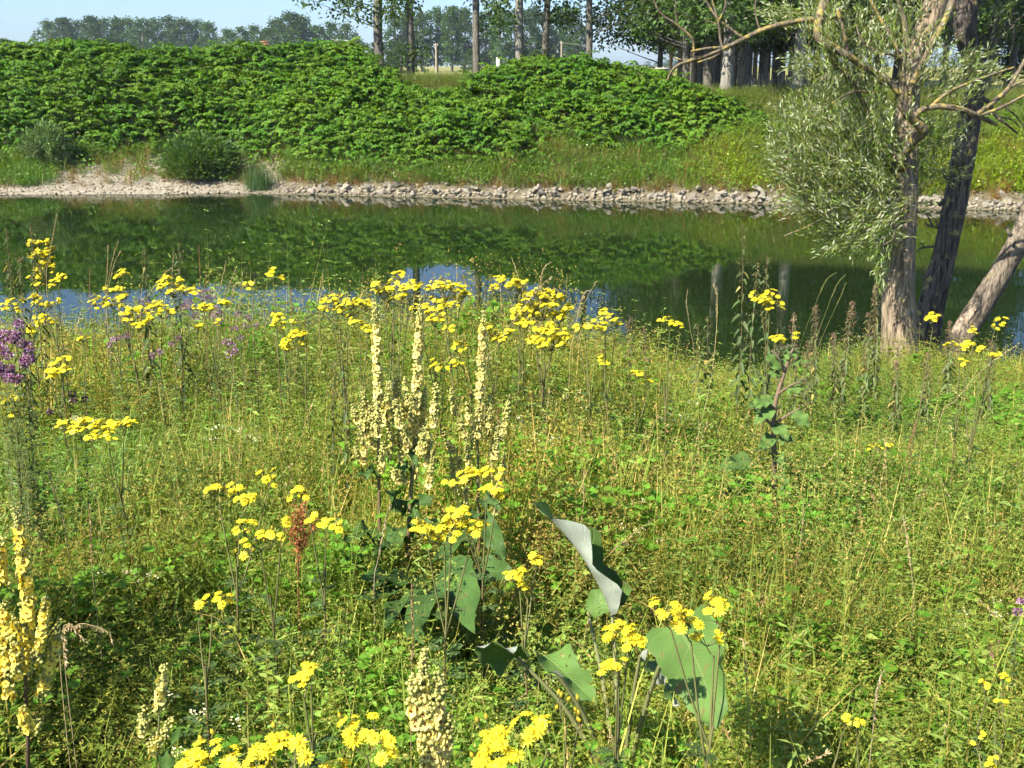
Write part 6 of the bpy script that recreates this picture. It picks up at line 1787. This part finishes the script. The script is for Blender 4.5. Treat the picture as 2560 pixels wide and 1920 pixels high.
for t_, b_, d, lab in [((2132, 752), (2110, 980), 7.2, 'bushy pink-topped herb left of the willow trunk'), ((2172, 782), (2165, 980), 7.2, 'pink-topped herb close to the willow trunk'), ((2190, 708), (2185, 980), 8.2, 'tallest pink-topped herb touching the willow bark'), ((2085, 830), (2085, 980), 7.0, 'low pink-topped herb left of the bushy one'), ((2376, 800), (2370, 1000), 8.0, 'pink-topped herb before the leaning trunk'), ((2040, 762), (2030, 980), 7.4, 'slender pink-topped herb by the arching grasses'), ((2020, 850), (2020, 980), 6.8, 'short pink-topped herb behind the burdock'), ((2240, 900), (2235, 1010), 7.0, 'small green-topped herb at the willow foot'), ((2320, 880), (2318, 1010), 7.2, 'leafy herb right of the willow foot'), ((2480, 850), (2478, 1020), 7.2, 'leafy herb at the right edge before the water')]:
    nettle(t_, b_, d, lab, (.13, .17, .06), True, 18, 'mugwort_plant', dense=2.0)

# ------------------------------------------------------------------ marjoram
def marjoram(heads, d, label, col=(.36, .17, .34), den=70):
    p = at(np.mean([h[0] for h in heads]), np.mean([h[1] for h in heads]), d)
    base = np.array((p[0], d, zg1(p[0], d)))
    o = thing('marjoram_plant', label, 'marjoram', base, 'purple marjoram plants')
    st = MB(); fl = MB(); lf = MB()
    for (px, py, r) in heads:
        c = at(px, py, d + rng.normal() * .03); rr = r * mpp(d)
        b_ = base + (rng.normal() * .04, rng.normal() * .04, 0)
        S = spline([b_, b_ * .5 + c * .5 + (0, 0, .02), c - (0, 0, rr * .5)], 4)
        tube(st, S, np.linspace(.0013, .0008, len(S)), 3, (.15, .16, .06), cap=False)
        n = int(den * (1.0 + rr / .02))
        dd = rdir(n, .25); q_ = c + dd * rr * (.55 + .5 * rng.random((n, 1))) * (1, 1, .8)
        cc = jit(col, n, .25, .1); k = rng.random(n) < .35; cc[k] = jit((.55, .38, .55), int(k.sum()), .15, .05); k = rng.random(n) < .25; cc[k] = jit((.10, .03, .08), int(k.sum()), .2, .05)
        leaves(fl, q_, dd + rng.normal(size=(n, 3)) * .4, rdir(n), .0075 * (.7 + .6 * rng.random(n)), .006, cc, 'oval', .2)
        m_ = 18; tt = .2 + .7 * rng.random(m_); P = np.stack([np.interp(tt, np.linspace(0, 1, len(S)), S[:, j]) for j in range(3)], 1)
        leaves(lf, P, np.concatenate([rng.normal(size=(m_, 2)), .2 * np.ones((m_, 1))], 1), (0, 0, 1) + rng.normal(size=(m_, 3)) * .3, .024, .012, jit((.12, .18, .05), m_, .2, .1), 'oval', .12)
    part('stems', st, [M['stem']], o); part('leaves', lf, [M['leaf']], o)
    f_ = part('flower_heads', fl, [M['petal']], o); f_['kind'] = 'stuff'
hd = [(47, 810, 11), (33, 836, 10), (45, 838, 8)]
for i in range(34):
    a = rng.random() * 6.28; q_ = math.sqrt(rng.random()); hd.append((28 + math.cos(a) * 55 * q_, 895 + math.sin(a) * 62 * q_, 8 + 4 * rng.random()))
marjoram(hd, 3.7, 'large bright purple marjoram bush at the left picture edge')
for hs, d, lab in [([(355, 755, 9), (362, 775, 10), (350, 790, 8), (368, 760, 7)], 6.2, 'dull pink marjoram left of the broad ragwort head'), ([(503, 732, 8), (522, 733, 11), (530, 745, 9), (512, 748, 9)], 6.2, 'brightest pink marjoram by the pale water'), ([(470, 755, 10), (482, 770, 11), (460, 768, 9), (490, 790, 10)], 6.0, 'pink marjoram under the broad ragwort head'), ([(540, 775, 11), (552, 790, 10), (530, 790, 9), (545, 805, 9)], 6.0, 'pink marjoram right of the small ragwort'), ([(595, 785, 8), (620, 795, 9), (612, 815, 9), (640, 815, 7), (588, 822, 8)], 5.9, 'faded marjoram below the blue water at left'), ([(565, 855, 9), (580, 865, 10), (572, 885, 9), (600, 845, 8), (590, 880, 7)], 5.2, 'low faded marjoram in the left meadow'), ([(285, 850, 8), (300, 845, 7), (320, 838, 7), (275, 862, 6)], 5.4, 'small faded marjoram under the round ragwort'), ([(180, 985, 7), (182, 1000, 6), (212, 998, 5), (125, 1030, 6)], 3.9, 'nearly black withered marjoram in the left meadow'), ([(400, 880, 7), (380, 890, 7), (430, 860, 7), (445, 845, 7)], 5.2, 'faint marjoram at the centre of the left meadow'), ([(2552, 1503, 6), (2545, 1530, 9)], 2.6, 'lone pink flower at the right picture edge')]:
    marjoram(hs, d, lab, (.36, .18, .28) if 'withered' not in lab else (.08, .03, .06), 40)

# ------------------------------------------------------------------ tall grass stalks, dock
def stalk(rows, d, label, col=(.40, .32, .16), head=.28, hw=.004, r=.0016, fluffy=1.0):
    P = [at(x_, y_, d) for x_, y_ in rows]
    b_ = P[-1].copy(); zb = zg1(b_[0], d)
    if b_[2] > zb: P.append(np.array((b_[0] + (b_[0] - P[-2][0]) * .3, d, zb)))
    base = P[-1]
    o = thing('grass_stalk', label, 'grass stalk', base, 'tall grass stalks')
    S = spline(np.array(P)[::-1], 6); n = len(S)
    mb = MB(); tube(mb, S, np.linspace(r, r * .5, n), 4, col); part('stem', mb, [M['dry']], o)
    cum = np.concatenate([[0], np.cumsum(np.linalg.norm(np.diff(S, axis=0), axis=1))]); tot = cum[-1]
    hl = min(head * tot, .16); k = int(hl / .0016)
    t = tot - hl * rng.random(k)
    pos = np.stack([np.interp(t, cum, S[:, j]) for j in range(3)], 1)
    tg = norm(S[-1] - S[max(0, n - 5)])
    mb = MB(); leaves(mb, pos, tg + rng.normal(size=(k, 3)) * .28 * fluffy, rdir(k), .010 * (.7 + .6 * rng.random(k)), hw * .8, jit(np.asarray(col) * 1.05, k, .25, .08), 'lance', .2)
    part('seed_head', mb, [M['dry']], o)
GREEN = (.20, .21, .07); TAN = (.42, .33, .18); RED = (.30, .16, .09)
for rows, d, lab, c in [
    ([(141, 538), (135, 575), (124, 640), (118, 740)], 5.6, 'tall thin grass stalk rising from the tall left ragwort', TAN), ([(270, 612), (268, 680), (265, 770)], 6.0, 'upright pale grass stalk left of its two leaning neighbours', TAN), ([(295, 605), (278, 660), (266, 740), (262, 790)], 6.0, 'pale grass stalk leaning right beside the upright one', TAN), ([(301, 628), (285, 660), (272, 720), (268, 790)], 6.0, 'lower pale grass stalk leaning right in the left trio', TAN),
    ([(225, 677), (224, 720), (226, 780)], 6.0, 'short dark grass stalk over the pale water at left', RED), ([(434, 625), (430, 690), (428, 780)], 6.0, 'thin grass stalk left of the nettle on the left', TAN), ([(428, 670), (405, 690), (370, 740), (352, 790)], 6.0, 'grass stalk leaning right before the pale water', TAN), ([(497, 615), (500, 680), (503, 760)], 6.1, 'straight reddish grass stalk right of the nettle', RED), ([(565, 655), (553, 710), (543, 790)], 6.0, 'slender grass stalk leaning right above the marjoram', TAN), ([(516, 680), (513, 720), (510, 770)], 6.0, 'short brown grass stalk above the marjoram', RED),
    ([(588, 675), (575, 710), (560, 770)], 6.0, 'grass stalk in the tangle by the pale water', TAN), ([(606, 682), (604, 740), (590, 800), (583, 880)], 6.0, 'grass stalk with round seed head by the pale water', TAN), ([(598, 708), (585, 715), (578, 750), (574, 800)], 6.0, 'hooked grass stalk by the pale water', TAN), ([(808, 690), (803, 730), (798, 800)], 6.2, 'thin stalk left of the centre ragworts', TAN), ([(729, 724), (728, 760)], 6.2, 'tiny reed over the blue water', RED),
    ([(1378, 694), (1352, 715), (1300, 780), (1240, 870), (1215, 930)], 4.6, 'long grass stalk slanting across the right ragworts', TAN), ([(1418, 690), (1412, 780), (1400, 860), (1391, 950)], 5.0, 'upright grass stalk right of the largest ragwort dome', GREEN), ([(1474, 726), (1460, 732), (1448, 770), (1435, 840), (1425, 900)], 5.6, 'hooked grass stalk over the blue water right of centre', TAN), ([(1376, 656), (1358, 672), (1350, 710), (1352, 760)], 5.6, 'wispy curved grass tip above the largest ragwort', TAN),
    ([(1784, 712), (1793, 745), (1790, 840), (1775, 960), (1745, 1090), (1720, 1200)], 4.8, 'tall straight dry stalk with feathery head left of the tall nettles', (.50, .40, .20)), ([(1719, 725), (1716, 760), (1725, 820), (1735, 900)], 6.4, 'thin dry stalk before the dark water right of centre', TAN), ([(1984, 792), (1981, 840), (1978, 900)], 6.6, 'short upright grass stalk under the arching ones', TAN),
    ([(2090, 681), (2062, 705), (2035, 770), (2005, 850), (1990, 930)], 6.6, 'leftmost of three arching grasses before the dark water', GREEN), ([(2112, 688), (2090, 715), (2065, 780), (2040, 850), (2025, 930)], 6.6, 'middle of three arching grasses before the dark water', GREEN), ([(2115, 706), (2100, 745), (2070, 810), (2045, 870), (2030, 930)], 6.6, 'rightmost of three arching grasses before the dark water', GREEN),
    ([(2538, 866), (2500, 890), (2440, 940), (2390, 1000), (2350, 1050)], 5.2, 'long pale grass stalk bending right near the right edge', (.50, .40, .22)), ([(2258, 1290), (2275, 1400), (2285, 1500), (2280, 1560)], 2.9, 'dry rye stalk with feathery head in the lower right meadow', (.52, .42, .24)), ([(2206, 1680), (2190, 1740), (2185, 1800)], 2.2, 'pale bulrush-like grass head in the lower right grass', (.50, .38, .26)),
    ([(1245, 1020), (1246, 1100), (1230, 1200)], 3.8, 'thin brown stalk right of the mullein group', RED), ([(2290, 1050), (2270, 1130), (2260, 1190)], 4.2, 'brown seed stalk in the right meadow', RED), ([(120, 1180), (150, 1280), (165, 1340)], 2.9, 'long straw stalk leaning in the left meadow', (.52, .36, .18)), ([(225, 1265), (228, 1350), (232, 1440)], 2.8, 'upright straw stalk in the left meadow', (.50, .36, .18)), ([(215, 1605), (190, 1580), (170, 1560), (160, 1640)], 2.1, 'nodding grass head over the dark hollow at left, left one', TAN), ([(280, 1605), (270, 1580), (235, 1565), (190, 1565), (150, 1640)], 2.1, 'nodding grass head over the dark hollow at left, right one', TAN),
    ([(1030, 1470), (1032, 1600), (1028, 1700), (1026, 1800)], 1.9, 'tall plantain stalk with brown head before the mullein leaves', (.34, .24, .12)), ([(975, 1265), (960, 1320), (945, 1400), (935, 1470)], 2.9, 'pale feathery grass head before the mullein leaves', (.55, .44, .30)), ([(2010, 1250), (2005, 1330), (1990, 1420)], 3.4, 'straw stalk in the right meadow below the burdock', TAN)]:
    stalk(rows, d, lab, c, r=.0016 if d > 3 else .0012)
# rusty dock
p = at(740, 1480, 2.9); base = np.array((p[0], 2.9, zg1(p[0], 2.9)))
o = thing('dock_plant', 'rust-red dock seed stalk left of the mullein leaves', 'dock', base)
st = MB(); sd = MB()
for tp, bt in (((765, 1240), (745, 1420)), ((735, 1275), (748, 1370)), ((790, 1290), (755, 1370)), ((725, 1310), (745, 1380)), ((752, 1270), (750, 1360))):
    a = at(*tp, 2.9); b_ = at(*bt, 2.9); S = spline([base if tp == (765, 1240) else b_, b_, a], 5); tube(st, S, np.linspace(.0025, .001, len(S)), 4, (.26, .10, .05), cap=False)
    n = 110; t = rng.random(n); P = b_ + np.outer(t, a - b_) + rng.normal(size=(n, 3)) * .009
    leaves(sd, P, rdir(n, -.3), rdir(n), .008, .006, jit((.34, .12, .045), n, .3, .1), 'oval', .2)
part('stem', st, [M['stem']], o); part('seed_clusters', sd, [M['dry']], o)['kind'] = 'stuff'

bb = np.array((-1.95, 2.15, zg1(-1.95, 2.15)))  # unseen bush, added only to throw its shadow into the hollow
o = thing('added_shade_bush', 'unseen leafy bush added past the left edge to shade the dark hollow', 'bush', bb)
st = MB(); lf = MB()
for i in range(26):
    d_ = rdir(1, .9)[0]; tp = bb + d_ * (.38, .5, .0) + (0, 0, .45 + .75 * rng.random())
    tube(st, spline([bb, bb * .5 + tp * .5 + (0, 0, .1), tp], 4), np.linspace(.007, .002, 9), 4, cap=False)
    k = 46; P = tp + rng.normal(size=(k, 3)) * (.10, .12, .13)
    leaves(lf, P, rdir(k), rdir(k, 1), .075, .035, jit((.07, .125, .03), k, .25, .1), 'oval', .12, .2)
part('stems', st, [M['far_bark']], o); part('foliage', lf, [M['leaf']], o)

# ------------------------------------------------------------------ haze
m, N, Lk = nodes('haze_air')
N.remove(N['Principled BSDF'])
pv = N.new('ShaderNodeVolumePrincipled'); pv.inputs['Color'].default_value = (.70, .86, 1.0, 1); pv.inputs['Density'].default_value = .00025; pv.inputs['Anisotropy'].default_value = 0.0
Lk.new(pv.outputs[0], N['Material Output'].inputs['Volume'])
mb = MB(); box(mb, (0, 720, 12), (2900, 1600, 36))
hz = struct('haze', mb, [m], kind='stuff'); tag(hz, 'thin blue summer haze between the bank and the far trees', 'haze')
